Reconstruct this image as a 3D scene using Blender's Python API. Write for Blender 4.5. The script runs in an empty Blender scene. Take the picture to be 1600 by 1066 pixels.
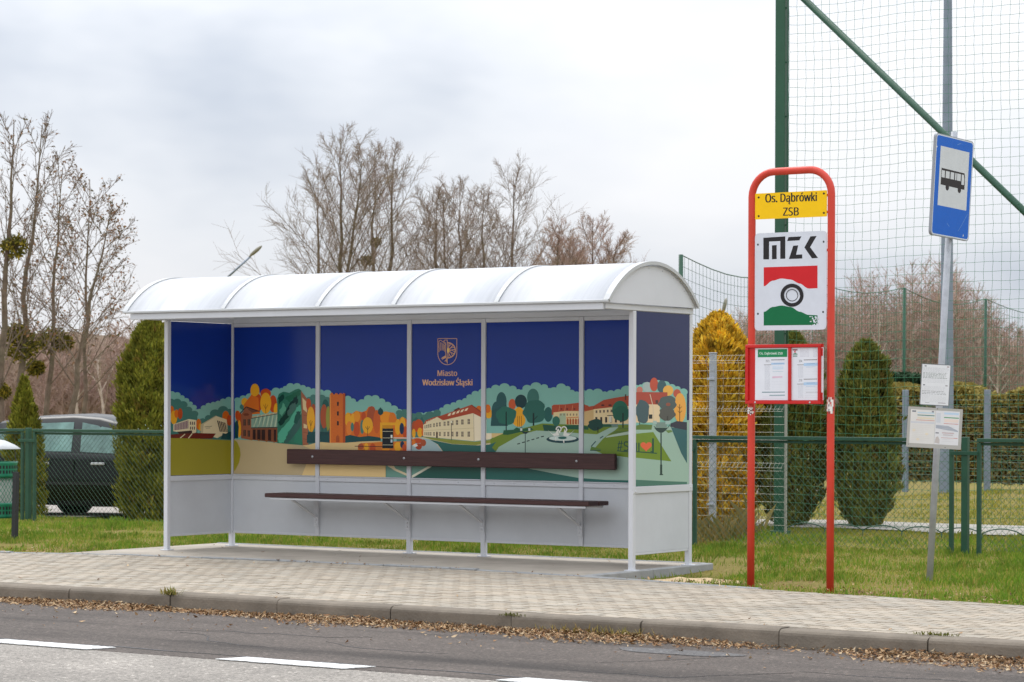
import bpy, math, random
import numpy as np
from mathutils import Vector, Matrix
from mathutils.geometry import tessellate_polygon
random.seed(7)
RNG = np.random.default_rng(7)
scene = bpy.context.scene
COL = scene.collection
PI = math.pi

# ------------------------------------------------------------------ survey: turns a measured sight line into a real point
F_, YAW, ROLL, Y0 = 3945.5, 0.5874, 0.0035, 638.9
CAM = np.array([10.9206, -18.2276, 1.3584])
RV = np.array([math.cos(YAW), math.sin(YAW), 0.0])      # to the right of the view
FV = np.array([-math.sin(YAW), math.cos(YAW), 0.0])     # away from the viewer
def ray(px, py):
    x, y = px - 800, py - Y0
    cr, sr = math.cos(ROLL), math.sin(ROLL)
    X = x * cr + y * sr; Y = -x * sr + y * cr
    return FV + RV * (X / F_) + np.array([0, 0, -Y / F_])
def ground(px, py, z=0.0):
    r = ray(px, py); return CAM + r * ((z - CAM[2]) / r[2])
def depth(px, py, D): return CAM + ray(px, py) * D
def on_y(px, py, y):
    r = ray(px, py); return CAM + r * ((y - CAM[1]) / r[1])
def on_x(px, py, x):
    r = ray(px, py); return CAM + r * ((x - CAM[0]) / r[0])
def spot(px, D, z=0.0):
    p = depth(px, 600, D); return np.array([p[0], p[1], z])

# ------------------------------------------------------------------ colour and materials
def lin1(c):
    c /= 255.0
    return c / 12.92 if c <= 0.04045 else ((c + 0.055) / 1.055) ** 2.4
def S(r, g, b): return (lin1(r), lin1(g), lin1(b))
def material(name, col=(0.5, 0.5, 0.5), rough=0.6, metal=0.0, spec=0.5, attr=False, var=0.0, scale=3.0, detail=4.0,
             bump=0.0, bscale=60.0, coat=0.0, stretch=None, rvar=0.0, translucent=0.0, hue=0.0):
    m = bpy.data.materials.new(name); m.use_nodes = True
    nt = m.node_tree; N = nt.nodes; L = nt.links
    b = N['Principled BSDF']
    b.inputs['Roughness'].default_value = rough
    b.inputs['Metallic'].default_value = metal
    b.inputs['Specular IOR Level'].default_value = spec
    b.inputs['Coat Weight'].default_value = coat
    tc = N.new('ShaderNodeTexCoord')
    vec = tc.outputs['Object']
    if stretch:
        mp = N.new('ShaderNodeMapping'); mp.inputs['Scale'].default_value = stretch
        L.new(vec, mp.inputs['Vector']); vec = mp.outputs['Vector']
    src = None
    if attr:
        a = N.new('ShaderNodeAttribute'); a.attribute_name = 'pigment'; src = a.outputs['Color']
    else:
        r = N.new('ShaderNodeRGB'); r.outputs[0].default_value = (*col, 1); src = r.outputs[0]
    if var > 0 or hue > 0:
        n = N.new('ShaderNodeTexNoise'); n.inputs['Scale'].default_value = scale; n.inputs['Detail'].default_value = detail
        n.inputs['Roughness'].default_value = 0.65
        L.new(vec, n.inputs['Vector'])
        mr = N.new('ShaderNodeMapRange'); mr.inputs[1].default_value = 0.3; mr.inputs[2].default_value = 0.7
        mr.inputs[3].default_value = 1 - var; mr.inputs[4].default_value = 1 + var
        L.new(n.outputs['Fac'], mr.inputs[0])
        h = N.new('ShaderNodeHueSaturation'); L.new(src, h.inputs['Color']); L.new(mr.outputs[0], h.inputs['Value'])
        if hue > 0:
            m2 = N.new('ShaderNodeMapRange'); m2.inputs[1].default_value = 0.3; m2.inputs[2].default_value = 0.7
            m2.inputs[3].default_value = 0.5 - hue; m2.inputs[4].default_value = 0.5 + hue
            n2 = N.new('ShaderNodeTexNoise'); n2.inputs['Scale'].default_value = scale * 0.6
            L.new(vec, n2.inputs['Vector']); L.new(n2.outputs['Fac'], m2.inputs[0]); L.new(m2.outputs[0], h.inputs['Hue'])
        src = h.outputs['Color']
        if rvar > 0:
            m3 = N.new('ShaderNodeMapRange'); m3.inputs[1].default_value = 0.3; m3.inputs[2].default_value = 0.7
            m3.inputs[3].default_value = max(0.02, rough - rvar); m3.inputs[4].default_value = min(1, rough + rvar)
            L.new(n.outputs['Fac'], m3.inputs[0]); L.new(m3.outputs[0], b.inputs['Roughness'])
    L.new(src, b.inputs['Base Color'])
    if bump > 0:
        n = N.new('ShaderNodeTexNoise'); n.inputs['Scale'].default_value = bscale; n.inputs['Detail'].default_value = 5
        L.new(vec, n.inputs['Vector'])
        bp = N.new('ShaderNodeBump'); bp.inputs['Strength'].default_value = bump; bp.inputs['Distance'].default_value = 0.02
        L.new(n.outputs['Fac'], bp.inputs['Height']); L.new(bp.outputs['Normal'], b.inputs['Normal'])
    if translucent > 0:
        t = N.new('ShaderNodeBsdfTranslucent'); L.new(src, t.inputs['Color'])
        mx = N.new('ShaderNodeMixShader'); mx.inputs[0].default_value = translucent
        L.new(b.outputs[0], mx.inputs[1]); L.new(t.outputs[0], mx.inputs[2])
        L.new(mx.outputs[0], N['Material Output'].inputs['Surface'])
    return m

# ------------------------------------------------------------------ mesh building
def v3(p): return np.array([float(p[0]), float(p[1]), float(p[2])])
class MB:
    """collects shapes (world coordinates) and links them as ONE mesh object"""
    def __init__(s): s.v = []; s.f = []; s.mi = []; s.c = []; s.sm = []; s.segs = []; s.arr = []; s.m = 0; s.col = None; s.smooth = False
    def add(s, verts, faces, col=None):
        o = len(s.v); s.v.extend([tuple(map(float, p)) for p in verts])
        for f in faces:
            s.f.append([i + o for i in f]); s.mi.append(s.m); s.c.append(col if col is not None else s.col); s.sm.append(s.smooth)
    def frame_box(s, c, ax, ay, az, col=None, ch=0.0):
        """box with half-axis vectors; ch = chamfer of the top edges"""
        c = v3(c); ax = v3(ax); ay = v3(ay); az = v3(az)
        P = [c + i * ax + j * ay + k * az for k in (-1, 1) for j in (-1, 1) for i in (-1, 1)]
        s.add(P, [(0, 2, 3, 1), (4, 5, 7, 6), (0, 1, 5, 4), (2, 6, 7, 3), (0, 4, 6, 2), (1, 3, 7, 5)], col)
    def box(s, x0, x1, y0, y1, z0, z1, col=None):
        s.frame_box(((x0 + x1) / 2, (y0 + y1) / 2, (z0 + z1) / 2), ((x1 - x0) / 2, 0, 0), (0, (y1 - y0) / 2, 0), (0, 0, (z1 - z0) / 2), col)
    def rbox(s, x0, x1, y0, y1, z0, z1, r=0.004, col=None):
        """box with chamfered edges"""
        X = (x0, x0 + r, x1 - r, x1); Y = (y0, y0 + r, y1 - r, y1); Z = (z0, z0 + r, z1 - r, z1)
        s.hull_chamfer(X, Y, Z, col)
    def hull_chamfer(s, X, Y, Z, col=None):
        V = {}; verts = []
        def vid(i, j, k):
            key = (i, j, k)
            if key not in V: V[key] = len(verts); verts.append((X[i], Y[j], Z[k]))
            return V[key]
        F = []
        for a in (0, 3):
            F.append([vid(a, 1, 1), vid(a, 2, 1), vid(a, 2, 2), vid(a, 1, 2)][::1 if a else -1])
            F.append([vid(1, a, 1), vid(1, a, 2), vid(2, a, 2), vid(2, a, 1)][::1 if a else -1])
            F.append([vid(1, 1, a), vid(2, 1, a), vid(2, 2, a), vid(1, 2, a)][::1 if a else -1])
        n = {0: 1, 3: 2}
        for a in (0, 3):
            for b in (0, 3):
                F.append([vid(a, n[b], 1), vid(a, n[b], 2), vid(n[a], b, 2), vid(n[a], b, 1)])
                F.append([vid(a, 1, n[b]), vid(a, 2, n[b]), vid(n[a], 2, b), vid(n[a], 1, b)])
                F.append([vid(1, a, n[b]), vid(2, a, n[b]), vid(2, n[a], b), vid(1, n[a], b)])
                for c in (0, 3):
                    F.append([vid(a, n[b], n[c]), vid(n[a], b, n[c]), vid(n[a], n[b], c)])
        s.add(verts, F, col)
    def bar(s, p0, p1, w, h, up=(0, 0, 1), col=None):
        p0 = v3(p0); p1 = v3(p1); d = p1 - p0; L = np.linalg.norm(d); d = d / L
        a = np.cross(d, v3(up))
        if np.linalg.norm(a) < 1e-6: a = np.cross(d, (1.0, 0, 0))
        a /= np.linalg.norm(a); b = np.cross(a, d)
        s.frame_box((p0 + p1) / 2, d * L / 2, a * w / 2, b * h / 2, col)
    def tube(s, pts, radii, n=8, col=None, cap=True):
        pts = [v3(p) for p in pts]
        if not hasattr(radii, '__len__'): radii = [radii] * len(pts)
        rings = []; a = None; m = len(pts)
        for i, p in enumerate(pts):
            d = pts[min(i + 1, m - 1)] - pts[max(i - 1, 0)]; d = d / (np.linalg.norm(d) + 1e-12)
            if a is None:
                a = np.cross(d, (0, 0, 1.0))
                if np.linalg.norm(a) < 1e-3: a = np.cross(d, (0, 1.0, 0))
            else: a = a - d * np.dot(a, d)
            a = a / (np.linalg.norm(a) + 1e-12); b = np.cross(d, a)
            rings.append([p + radii[i] * (math.cos(2 * PI * k / n) * a + math.sin(2 * PI * k / n) * b) for k in range(n)])
        V = [q for r in rings for q in r]; F = []
        for i in range(m - 1):
            for k in range(n):
                F.append((i * n + k, i * n + (k + 1) % n, (i + 1) * n + (k + 1) % n, (i + 1) * n + k))
        old = s.smooth; s.smooth = True; s.add(V, F, col); s.smooth = old
        if cap:
            o = len(s.v) - len(V)
            for r in (list(range(n))[::-1], [(m - 1) * n + k for k in range(n)]):
                s.f.append([o + i for i in r]); s.mi.append(s.m); s.c.append(col if col is not None else s.col); s.sm.append(False)
    def lathe(s, c, prof, n=24, axis=(0, 0, 1), col=None, smooth=True):
        """prof: (radius, height) pairs round an axis through c"""
        c = v3(c); ax = v3(axis); ax /= np.linalg.norm(ax)
        a = np.cross(ax, (0, 0, 1.0))
        if np.linalg.norm(a) < 1e-3: a = np.array([1.0, 0, 0])
        a /= np.linalg.norm(a); b = np.cross(ax, a)
        V = []; F = []
        for r, h in prof:
            for k in range(n):
                t = 2 * PI * k / n; V.append(c + ax * h + r * (math.cos(t) * a + math.sin(t) * b))
        for i in range(len(prof) - 1):
            for k in range(n): F.append((i * n + k, i * n + (k + 1) % n, (i + 1) * n + (k + 1) % n, (i + 1) * n + k))
        old = s.smooth; s.smooth = smooth; s.add(V, F, col); s.smooth = old
    def prism(s, poly, z0, z1, to3, col=None):
        """2D polygon extruded between two offsets; to3(u,v,w)->point"""
        n = len(poly); V = [to3(u, v, z0) for u, v in poly] + [to3(u, v, z1) for u, v in poly]
        F = [list(range(n))[::-1], list(range(n, 2 * n))] + [(i, (i + 1) % n, n + (i + 1) % n, n + i) for i in range(n)]
        s.add(V, F, col)
    def seg(s, p0, p1, r0, r1=None): s.segs.append((*p0, *p1, r0, r1 if r1 is not None else r0))
    def arrays(s, V, F, C=None):
        """bulk faces: V (n,3), F (m,k), C (m,3)"""
        s.arr.append((np.asarray(V, float), np.asarray(F, int), None if C is None else np.asarray(C, float), s.m))
    def flush_segs(s, n=3):
        if not s.segs: return
        A = np.array(s.segs, float); s.segs = []
        p0, p1, r0, r1 = A[:, :3], A[:, 3:6], A[:, 6], A[:, 7]
        d = p1 - p0; d /= (np.linalg.norm(d, axis=1, keepdims=True) + 1e-9)
        ref = np.where(np.abs(d[:, 2:3]) > 0.9, np.array([[1.0, 0, 0]]), np.array([[0, 0, 1.0]]))
        a = np.cross(d, ref); a /= np.linalg.norm(a, axis=1, keepdims=True); b = np.cross(d, a)
        V = []
        for p, r in ((p0, r0), (p1, r1)):
            for k in range(n):
                t = 2 * PI * k / n; V.append(p + r[:, None] * (math.cos(t) * a + math.sin(t) * b))
        V = np.stack(V, 1); M = len(A); base = np.arange(M)[:, None] * 2 * n
        F = np.stack([np.concatenate([base + k, base + (k + 1) % n, base + n + (k + 1) % n, base + n + k], 1) for k in range(n)], 1)
        s.arrays(V.reshape(-1, 3), F.reshape(-1, 4), None if s.col is None else np.tile(s.col, (M * n, 1)))
    def build(s, name, mats, parent=None, origin=None, sides=3):
        s.flush_segs(sides)
        if not isinstance(mats, (list, tuple)): mats = [mats]
        org = np.zeros(3)
        if parent is not None:
            q = parent
            while q is not None: org = org + np.array(q.location); q = q.parent
        elif origin is not None: org = v3(origin)
        off = np.zeros(3) if parent is not None else org
        nv = len(s.v); V = [np.array(s.v, float).reshape(-1, 3)]
        starts = []; loops = []; mi = list(s.mi); sm = list(s.sm); cl = []
        anyc = any(c is not None for c in s.c) or any(a[2] is not None for a in s.arr)
        lens = [len(f) for f in s.f]
        loops = [np.array([i for f in s.f for i in f], int)]
        lens = [np.array(lens, int)]; mi = [np.array(mi, int)]; sm = [np.array(sm, bool)]
        if anyc: cl = [np.array([c if c is not None else (0.5, 0.5, 0.5) for c in s.c], float).reshape(-1, 3)]
        o = nv
        for (v, f, c, m) in s.arr:
            V.append(v); loops.append((f + o).ravel()); lens.append(np.full(len(f), f.shape[1], int))
            mi.append(np.full(len(f), m, int)); sm.append(np.zeros(len(f), bool)); o += len(v)
            if anyc: cl.append(c if c is not None else np.full((len(f), 3), 0.5))
        V = np.concatenate(V) - org; loops = np.concatenate(loops); lens = np.concatenate(lens)
        me = bpy.data.meshes.new(name)
        me.vertices.add(len(V)); me.vertices.foreach_set('co', V.ravel().astype(np.float32))
        me.loops.add(len(loops)); me.loops.foreach_set('vertex_index', loops.astype(np.int32))
        me.polygons.add(len(lens))
        me.polygons.foreach_set('loop_start', (np.cumsum(lens) - lens).astype(np.int32))
        me.polygons.foreach_set('loop_total', lens.astype(np.int32))
        me.polygons.foreach_set('material_index', np.concatenate(mi).astype(np.int32))
        me.polygons.foreach_set('use_smooth', np.concatenate(sm))
        for m in mats: me.materials.append(m)
        if anyc:
            ca = me.attributes.new('pigment', 'FLOAT_COLOR', 'CORNER')
            cc = np.repeat(np.concatenate(cl), lens, axis=0); cc = np.concatenate([cc, np.ones((len(cc), 1))], 1)
            ca.data.foreach_set('color', cc.ravel().astype(np.float32))
        me.update(calc_edges=True); me.validate()
        ob = bpy.data.objects.new(name, me); COL.objects.link(ob)
        if parent is not None: ob.parent = parent
        elif origin is not None: ob.location = org
        return ob
def tag(o, label=None, cat=None, group=None, kind=None):
    if label: o['label'] = label
    if cat: o['category'] = cat
    if group: o['group'] = group
    if kind: o['kind'] = kind
    return o
def thing(name, loc, label, cat, group=None):
    o = bpy.data.objects.new(name, None); COL.objects.link(o); o.location = [float(x) for x in loc]
    o.empty_display_size = 0.2
    return tag(o, label, cat, group)
def copy_tree(o, parent=None):
    c = o.copy(); COL.objects.link(c); c.parent = parent
    for ch in [x for x in COL.objects if x.parent == o]: copy_tree(ch, c)
    return c

# ------------------------------------------------------------------ printed artwork: flat coloured shapes on a real panel
def clip_poly(P, a, b, c):
    """keep a*u+b*v<=c"""
    out = []
    for i in range(len(P)):
        p, q = P[i - 1], P[i]; dp = a * p[0] + b * p[1] - c; dq = a * q[0] + b * q[1] - c
        if (dp <= 0) != (dq <= 0):
            t = dp / (dp - dq); out.append((p[0] + t * (q[0] - p[0]), p[1] + t * (q[1] - p[1])))
        if dq <= 0: out.append(q)
    return out
_font_cache = {}
def _grotesque():
    """the plain sans face with Polish letters that ships inside Blender; the built-in face is the fallback"""
    try:
        import os
        return bpy.data.fonts.load(os.path.join(bpy.utils.system_resource('DATAFILES'), 'fonts', 'NotoSansHebrew-Regular.woff2'))
    except Exception: return None
FONT = _grotesque()
def glyphs(txt, bold=0.0, narrow=1.0):
    key = (txt, bold)
    if key not in _font_cache:
        cu = bpy.data.curves.new('lettering', 'FONT'); cu.body = txt
        if FONT: cu.font = FONT
        cu.offset = bold; cu.resolution_u = 4
        ob = bpy.data.objects.new('lettering', cu); COL.objects.link(ob)
        dg = bpy.context.evaluated_depsgraph_get(); dg.update()
        me = bpy.data.meshes.new_from_object(ob.evaluated_get(dg))
        me.calc_loop_triangles()
        co = [tuple(v.co)[:2] for v in me.vertices]
        tr = [[co[i] for i in t.vertices] for t in me.loop_triangles]
        bpy.data.objects.remove(ob); bpy.data.curves.remove(cu); bpy.data.meshes.remove(me)
        xs = [p[0] for t in tr for p in t]; ys = [p[1] for t in tr for p in t]
        _font_cache[key] = (tr, min(xs), max(xs), min(ys), max(ys))
    return _font_cache[key]
class Art:
    def __init__(s, to_uv, to3, step=0.00012):
        s.to_uv = to_uv; s.to3 = to3; s.step = step; s.items = []; s.T = lambda x, y: (x, y)
    def _push(s, tris, col):
        us = [p[0] for t in tris for p in t]; vs = [p[1] for t in tris for p in t]
        bb = (min(us), max(us), min(vs), max(vs)); lay = 1
        for (_, _, b2, l2) in s.items:
            if l2 >= lay and not (bb[0] > b2[1] or bb[1] < b2[0] or bb[2] > b2[3] or bb[3] < b2[2]): lay = l2 + 1
        s.items.append((tris, col, bb, lay))
    def poly(s, pts, col):
        P = [s.to_uv(*s.T(*p)) for p in pts]
        idx = tessellate_polygon([[Vector((p[0], p[1], 0)) for p in P]])
        s._push([[P[i] for i in t] for t in idx], col)
    def ell(s, cx, cy, rx, ry, col, n=22): s.poly([(cx + rx * math.cos(2 * PI * i / n), cy + ry * math.sin(2 * PI * i / n)) for i in range(n)], col)
    def rect(s, x0, y0, x1, y1, col): s.poly([(x0, y0), (x1, y0), (x1, y1), (x0, y1)], col)
    def line(s, pts, w, col):
        for (p, q) in zip(pts[:-1], pts[1:]):
            dx, dy = q[0] - p[0], q[1] - p[1]; L = math.hypot(dx, dy) or 1; nx, ny = -dy / L * w / 2, dx / L * w / 2
            s.poly([(p[0] + nx, p[1] + ny), (q[0] + nx, q[1] + ny), (q[0] - nx, q[1] - ny), (p[0] - nx, p[1] - ny)], col)
    def ring(s, cx, cy, r0, r1, col, n=28, a0=0, a1=2 * PI):
        A = [a0 + (a1 - a0) * i / n for i in range(n + 1)]
        for a, b in zip(A[:-1], A[1:]):
            s.poly([(cx + r * math.cos(t), cy + r * math.sin(t)) for r, t in ((r0, a), (r1, a), (r1, b), (r0, b))], col)
    def bumps(s, pts, base, col, sc=1.0):
        """scalloped hill: an outline of touching round bumps, filled down to the base line"""
        s.poly([(pts[0][0], base)] + list(pts) + [(pts[-1][0], base)], col)
        for (p, q) in zip(pts[:-1], pts[1:]):
            L = math.hypot(q[0] - p[0], q[1] - p[1]); s.ell((p[0] + q[0]) / 2, (p[1] + q[1]) / 2 + L * 0.08, L * 0.56, L * 0.46 * sc, col, 18)
    def text(s, txt, x0, y0, x1, y1, col, bold=0.0, slope=0.0):
        """lettering fitted into a box; y0 top, y1 bottom (full glyph extent); slope = rise per unit along x"""
        tr, ax, bx, ay, by = glyphs(txt)
        for sh_ in ((-bold, 0, bold) if bold else (0,)): s._text(tr, ax, bx, ay, by, x0 + sh_ * abs(y1 - y0), y0, x1 + sh_ * abs(y1 - y0), y1, col, slope)
    def _text(s, tr, ax, bx, ay, by, x0, y0, x1, y1, col, slope):
        out = []
        for t in tr:
            q = []
            for (x, y) in t:
                fx = (x - ax) / (bx - ax); fy = (y - ay) / (by - ay); X = x0 + (x1 - x0) * fx
                q.append(s.to_uv(*s.T(X, y1 + (y0 - y1) * fy + slope * (X - x0))))
            out.append(q)
        s._push(out, col)
    def emit(s, mb, u0=-1e9, u1=1e9, v0=-1e9, v1=1e9):
        for tris, col, bb, lay in s.items:
            if bb[0] > u1 or bb[1] < u0: continue
            for t in tris:
                P = list(t)
                for (a, b, c) in ((1, 0, u1), (-1, 0, -u0), (0, 1, v1), (0, -1, -v0)):
                    if P: P = clip_poly(P, a, b, c)
                if len(P) >= 3: mb.add([s.to3(u, v, lay * s.step) for u, v in P], [list(range(len(P)))], col)
# ------------------------------------------------------------------ materials
M = {}
M['grey_paint'] = material('grey_powder_coated_steel', S(206, 208, 212), 0.42, spec=0.4, var=0.05, scale=1.4, bump=0.02, bscale=300)
M['grey_sheet'] = material('grey_painted_sheet', S(200, 203, 207), 0.5, spec=0.35, var=0.06, scale=1.6, detail=8, bump=0.03, bscale=4)
M['alu'] = material('brushed_aluminium_trim', S(188, 190, 190), 0.4, spec=0.5, var=0.06, scale=4)
M['roof_sheet'] = material('milky_polycarbonate', S(236, 238, 241), 0.34, spec=0.4, var=0.08, scale=2.0, detail=8, stretch=(8, 0.6, 0.6), translucent=0.3)
M['wood'] = material('dark_brown_stained_timber', S(72, 46, 44), 0.5, spec=0.35, var=0.25, scale=6, stretch=(0.6, 14, 14), bump=0.15, bscale=8)
M['print'] = material('glossy_printed_panel', rough=0.16, spec=0.32, attr=True, var=0.03, scale=1.5)
M['sign_print'] = material('printed_sign_sheet', rough=0.4, spec=0.22, attr=True, var=0.04, scale=9)
M['paper'] = material('printed_paper', rough=0.55, spec=0.3, attr=True, var=0.04, scale=7)
M['red_paint'] = material('red_powder_coat', S(206, 64, 46), 0.42, spec=0.4, var=0.1, scale=3.0, bump=0.03, bscale=90)
M['red_case'] = material('red_enamel', S(196, 30, 26), 0.35, spec=0.45, var=0.08, scale=4)
M['galv'] = material('galvanised_steel', S(168, 172, 178), 0.5, metal=0.1, spec=0.5, var=0.14, scale=14, bump=0.02, bscale=50)
M['galv_dark'] = material('weathered_zinc_mast', S(128, 139, 152), 0.5, metal=0.25, var=0.12, scale=5)
M['green_steel'] = material('dark_green_steel_paint', S(40, 80, 60), 0.45, spec=0.4, var=0.15, scale=5)
M['green_mast'] = material('green_mast_paint', S(38, 84, 60), 0.4, spec=0.45, var=0.12, scale=2)
M['green_fence'] = material('green_fence_paint', S(46, 82, 63), 0.5, spec=0.4, var=0.18, scale=6)
M['net'] = material('green_net_cord', S(66, 124, 92), 0.8, spec=0.2)
M['net_far'] = material('far_green_net_cord', S(70, 104, 84), 0.8, spec=0.2)
M['wire'] = material('green_coated_wire', S(52, 88, 66), 0.5)
M['wire_silver'] = material('zinc_mesh_wire', S(158, 158, 146), 0.45, metal=0.3)
M['wire_dark'] = material('dark_wire', S(78, 86, 76), 0.5)
M['dark_metal'] = material('dark_metal', S(46, 48, 50), 0.5, var=0.1)
M['bolt'] = material('bolt_steel', S(190, 192, 195), 0.3, metal=0.6)
M['bin_green'] = material('green_plastic', S(22, 120, 86), 0.4, var=0.12, scale=6)
M['bark'] = material('tree_bark', S(108, 96, 80), 0.9, spec=0.1, var=0.35, scale=5, hue=0.02)
M['bark_far'] = material('far_tree_bark', S(112, 98, 84), 0.9, spec=0.1, var=0.3, scale=2, hue=0.02)
M['twig'] = material('bare_twigs', S(140, 124, 110), 0.9, spec=0.1, var=0.25, scale=1.5, hue=0.02)
M['twig_red'] = material('reddish_bare_twigs', S(166, 143, 129), 0.9, spec=0.1, var=0.25, scale=1.2, hue=0.02)
M['leaf'] = material('foliage', rough=0.7, spec=0.2, attr=True, var=0.22, scale=5.0, detail=2, translucent=0.18)
M['dryleaf'] = material('dry_leaves', rough=0.7, spec=0.2, attr=True, var=0.15, scale=10, translucent=0.12)
M['grass'] = material('grass_blades', rough=0.55, spec=0.25, attr=True, var=0.22, scale=1.3, translucent=0.3)
M['concrete'] = material('pad_concrete', S(172, 163, 150), 0.85, spec=0.2, var=0.2, scale=2.2, detail=8, bump=0.15, bscale=90)
M['edging'] = material('edging_concrete', S(152, 153, 152), 0.85, spec=0.2, var=0.18, scale=5, detail=8, bump=0.2, bscale=80)
M['paver'] = material('concrete_paver', rough=0.85, spec=0.2, attr=True, var=0.13, scale=1.6, detail=8, bump=0.2, bscale=140)
M['joint_sand'] = material('paver_joint_sand', S(88, 80, 68), 0.95, spec=0.1, var=0.3, scale=3)
M['kerb'] = material('kerb_concrete', S(122, 113, 101), 0.85, spec=0.2, var=0.28, scale=3.2, detail=10, bump=0.25, bscale=60)
M['path'] = material('pale_path_paving', S(158, 153, 144), 0.9, spec=0.15, var=0.12, scale=2)
M['lot'] = material('parking_lot_gravel', S(160, 152, 144), 0.9, spec=0.15, var=0.12, scale=1)
M['hill'] = material('wooded_hill_floor', S(112, 96, 82), 0.95, spec=0.05, var=0.3, scale=0.35, detail=8, hue=0.02)
M['sand'] = material('dry_sand', S(205, 180, 142), 0.95, spec=0.1, var=0.2, scale=6, bump=0.5, bscale=40)
M['paint_white'] = material('white_paint', S(232, 232, 230), 0.6, spec=0.3, var=0.05, scale=7)
M['tyre'] = material('tyre_rubber', S(26, 26, 27), 0.8, spec=0.25, var=0.1)
M['rim'] = material('alloy_rim', S(150, 152, 155), 0.35, metal=0.7)
M['car_green'] = material('dark_green_car_paint', S(5, 10, 10), 0.3, spec=0.25, coat=0.15)
M['car_red'] = material('pale_red_car_paint', S(206, 96, 88), 0.3, spec=0.5, coat=0.5)
M['car_glass'] = material('tinted_car_glass', S(104, 136, 129), 0.1, spec=0.45, var=0.55, scale=2.2)
M['black_plastic'] = material('black_plastic', S(20, 20, 22), 0.5)
M['lamp_red'] = material('tail_lamp_red', S(150, 16, 20), 0.2)
M['lamp_clear'] = material('head_lamp_clear', S(220, 224, 226), 0.1)
M['lamp_head'] = material('lamp_housing', S(132, 128, 112), 0.5, var=0.1)

def ground_material():
    m = bpy.data.materials.new('verge_soil_and_turf'); m.use_nodes = True
    nt = m.node_tree; N = nt.nodes; L = nt.links; b = N['Principled BSDF']; b.inputs['Roughness'].default_value = 0.95; b.inputs['Specular IOR Level'].default_value = 0.1
    tc = N.new('ShaderNodeTexCoord')
    def noise(sc, det):
        n = N.new('ShaderNodeTexNoise'); n.inputs['Scale'].default_value = sc; n.inputs['Detail'].default_value = det; n.inputs['Roughness'].default_value = 0.7
        L.new(tc.outputs['Object'], n.inputs['Vector']); return n.outputs['Fac']
    def ramp(fac, stops):
        r = N.new('ShaderNodeValToRGB'); L.new(fac, r.inputs[0]); e = r.color_ramp.elements
        e[0].position, e[0].color = stops[0][0], (*stops[0][1], 1); e[1].position, e[1].color = stops[-1][0], (*stops[-1][1], 1)
        for p, c in stops[1:-1]: x = e.new(p); x.color = (*c, 1)
        return r.outputs[0]
    c1 = ramp(noise(0.55, 8), [(0.3, S(104, 104, 46)), (0.46, S(128, 120, 62)), (0.6, S(140, 122, 78)), (0.75, S(142, 118, 84))])
    c2 = ramp(noise(26, 6), [(0.3, S(66, 62, 30)), (0.55, S(132, 122, 66)), (0.8, S(186, 166, 116))])
    mx = N.new('ShaderNodeMix'); mx.data_type = 'RGBA'; mx.inputs[0].default_value = 0.45
    L.new(c1, mx.inputs[6]); L.new(c2, mx.inputs[7]); L.new(mx.outputs[2], b.inputs['Base Color'])
    bp = N.new('ShaderNodeBump'); bp.inputs['Strength'].default_value = 0.6; bp.inputs['Distance'].default_value = 0.04
    L.new(noise(40, 6), bp.inputs['Height']); L.new(bp.outputs[0], b.inputs['Normal'])
    return m
M['ground'] = ground_material()
def asphalt(name, base, streaks):
    m = bpy.data.materials.new(name); m.use_nodes = True
    nt = m.node_tree; N = nt.nodes; L = nt.links; b = N['Principled BSDF']; b.inputs['Roughness'].default_value = 0.8; b.inputs['Specular IOR Level'].default_value = 0.3
    tc = N.new('ShaderNodeTexCoord')
    def noise(sc, det, stretch=None, rg=0.6):
        n = N.new('ShaderNodeTexNoise'); n.inputs['Scale'].default_value = sc; n.inputs['Detail'].default_value = det; n.inputs['Roughness'].default_value = rg
        if stretch:
            mp = N.new('ShaderNodeMapping'); mp.inputs['Scale'].default_value = stretch; L.new(tc.outputs['Object'], mp.inputs[0]); L.new(mp.outputs[0], n.inputs['Vector'])
        else: L.new(tc.outputs['Object'], n.inputs['Vector'])
        return n.outputs['Fac']
    def rng(fac, a, bb, lo, hi):
        r = N.new('ShaderNodeMapRange'); L.new(fac, r.inputs[0])
        for i, x in enumerate((a, bb, lo, hi)): r.inputs[1 + i].default_value = x
        return r.outputs[0]
    def mul(a, c):
        r = N.new('ShaderNodeMath'); r.operation = 'MULTIPLY'; L.new(a, r.inputs[0]); L.new(c, r.inputs[1]); return r.outputs[0]
    val = mul(rng(noise(0.8, 8, rg=0.7), 0.3, 0.7, 0.75, 1.22), rng(noise(44, 5, rg=0.95), 0.33, 0.68, 0.2, 1.9))
    vo = N.new('ShaderNodeTexVoronoi'); vo.inputs['Scale'].default_value = 60; L.new(tc.outputs['Object'], vo.inputs['Vector'])
    sp = rng(vo.outputs['Color'], 0.84, 0.94, 1.0, 2.1)
    val = mul(val, sp)
    if streaks: val = mul(val, rng(noise(1.0, 5, (0.14, 2.2, 1)), 0.50, 0.66, 1.0, 0.5))
    h = N.new('ShaderNodeHueSaturation'); h.inputs['Color'].default_value = (*base, 1); L.new(val, h.inputs['Value'])
    L.new(h.outputs[0], b.inputs['Base Color'])
    bp = N.new('ShaderNodeBump'); bp.inputs['Strength'].default_value = 0.5; bp.inputs['Distance'].default_value = 0.008
    L.new(noise(120, 4), bp.inputs['Height']); L.new(bp.outputs[0], b.inputs['Normal'])
    return m
M['asphalt'] = asphalt('dark_bay_asphalt', S(87, 79, 73), True)
M['asphalt_light'] = asphalt('worn_lane_asphalt', S(140, 134, 126), False)
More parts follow.
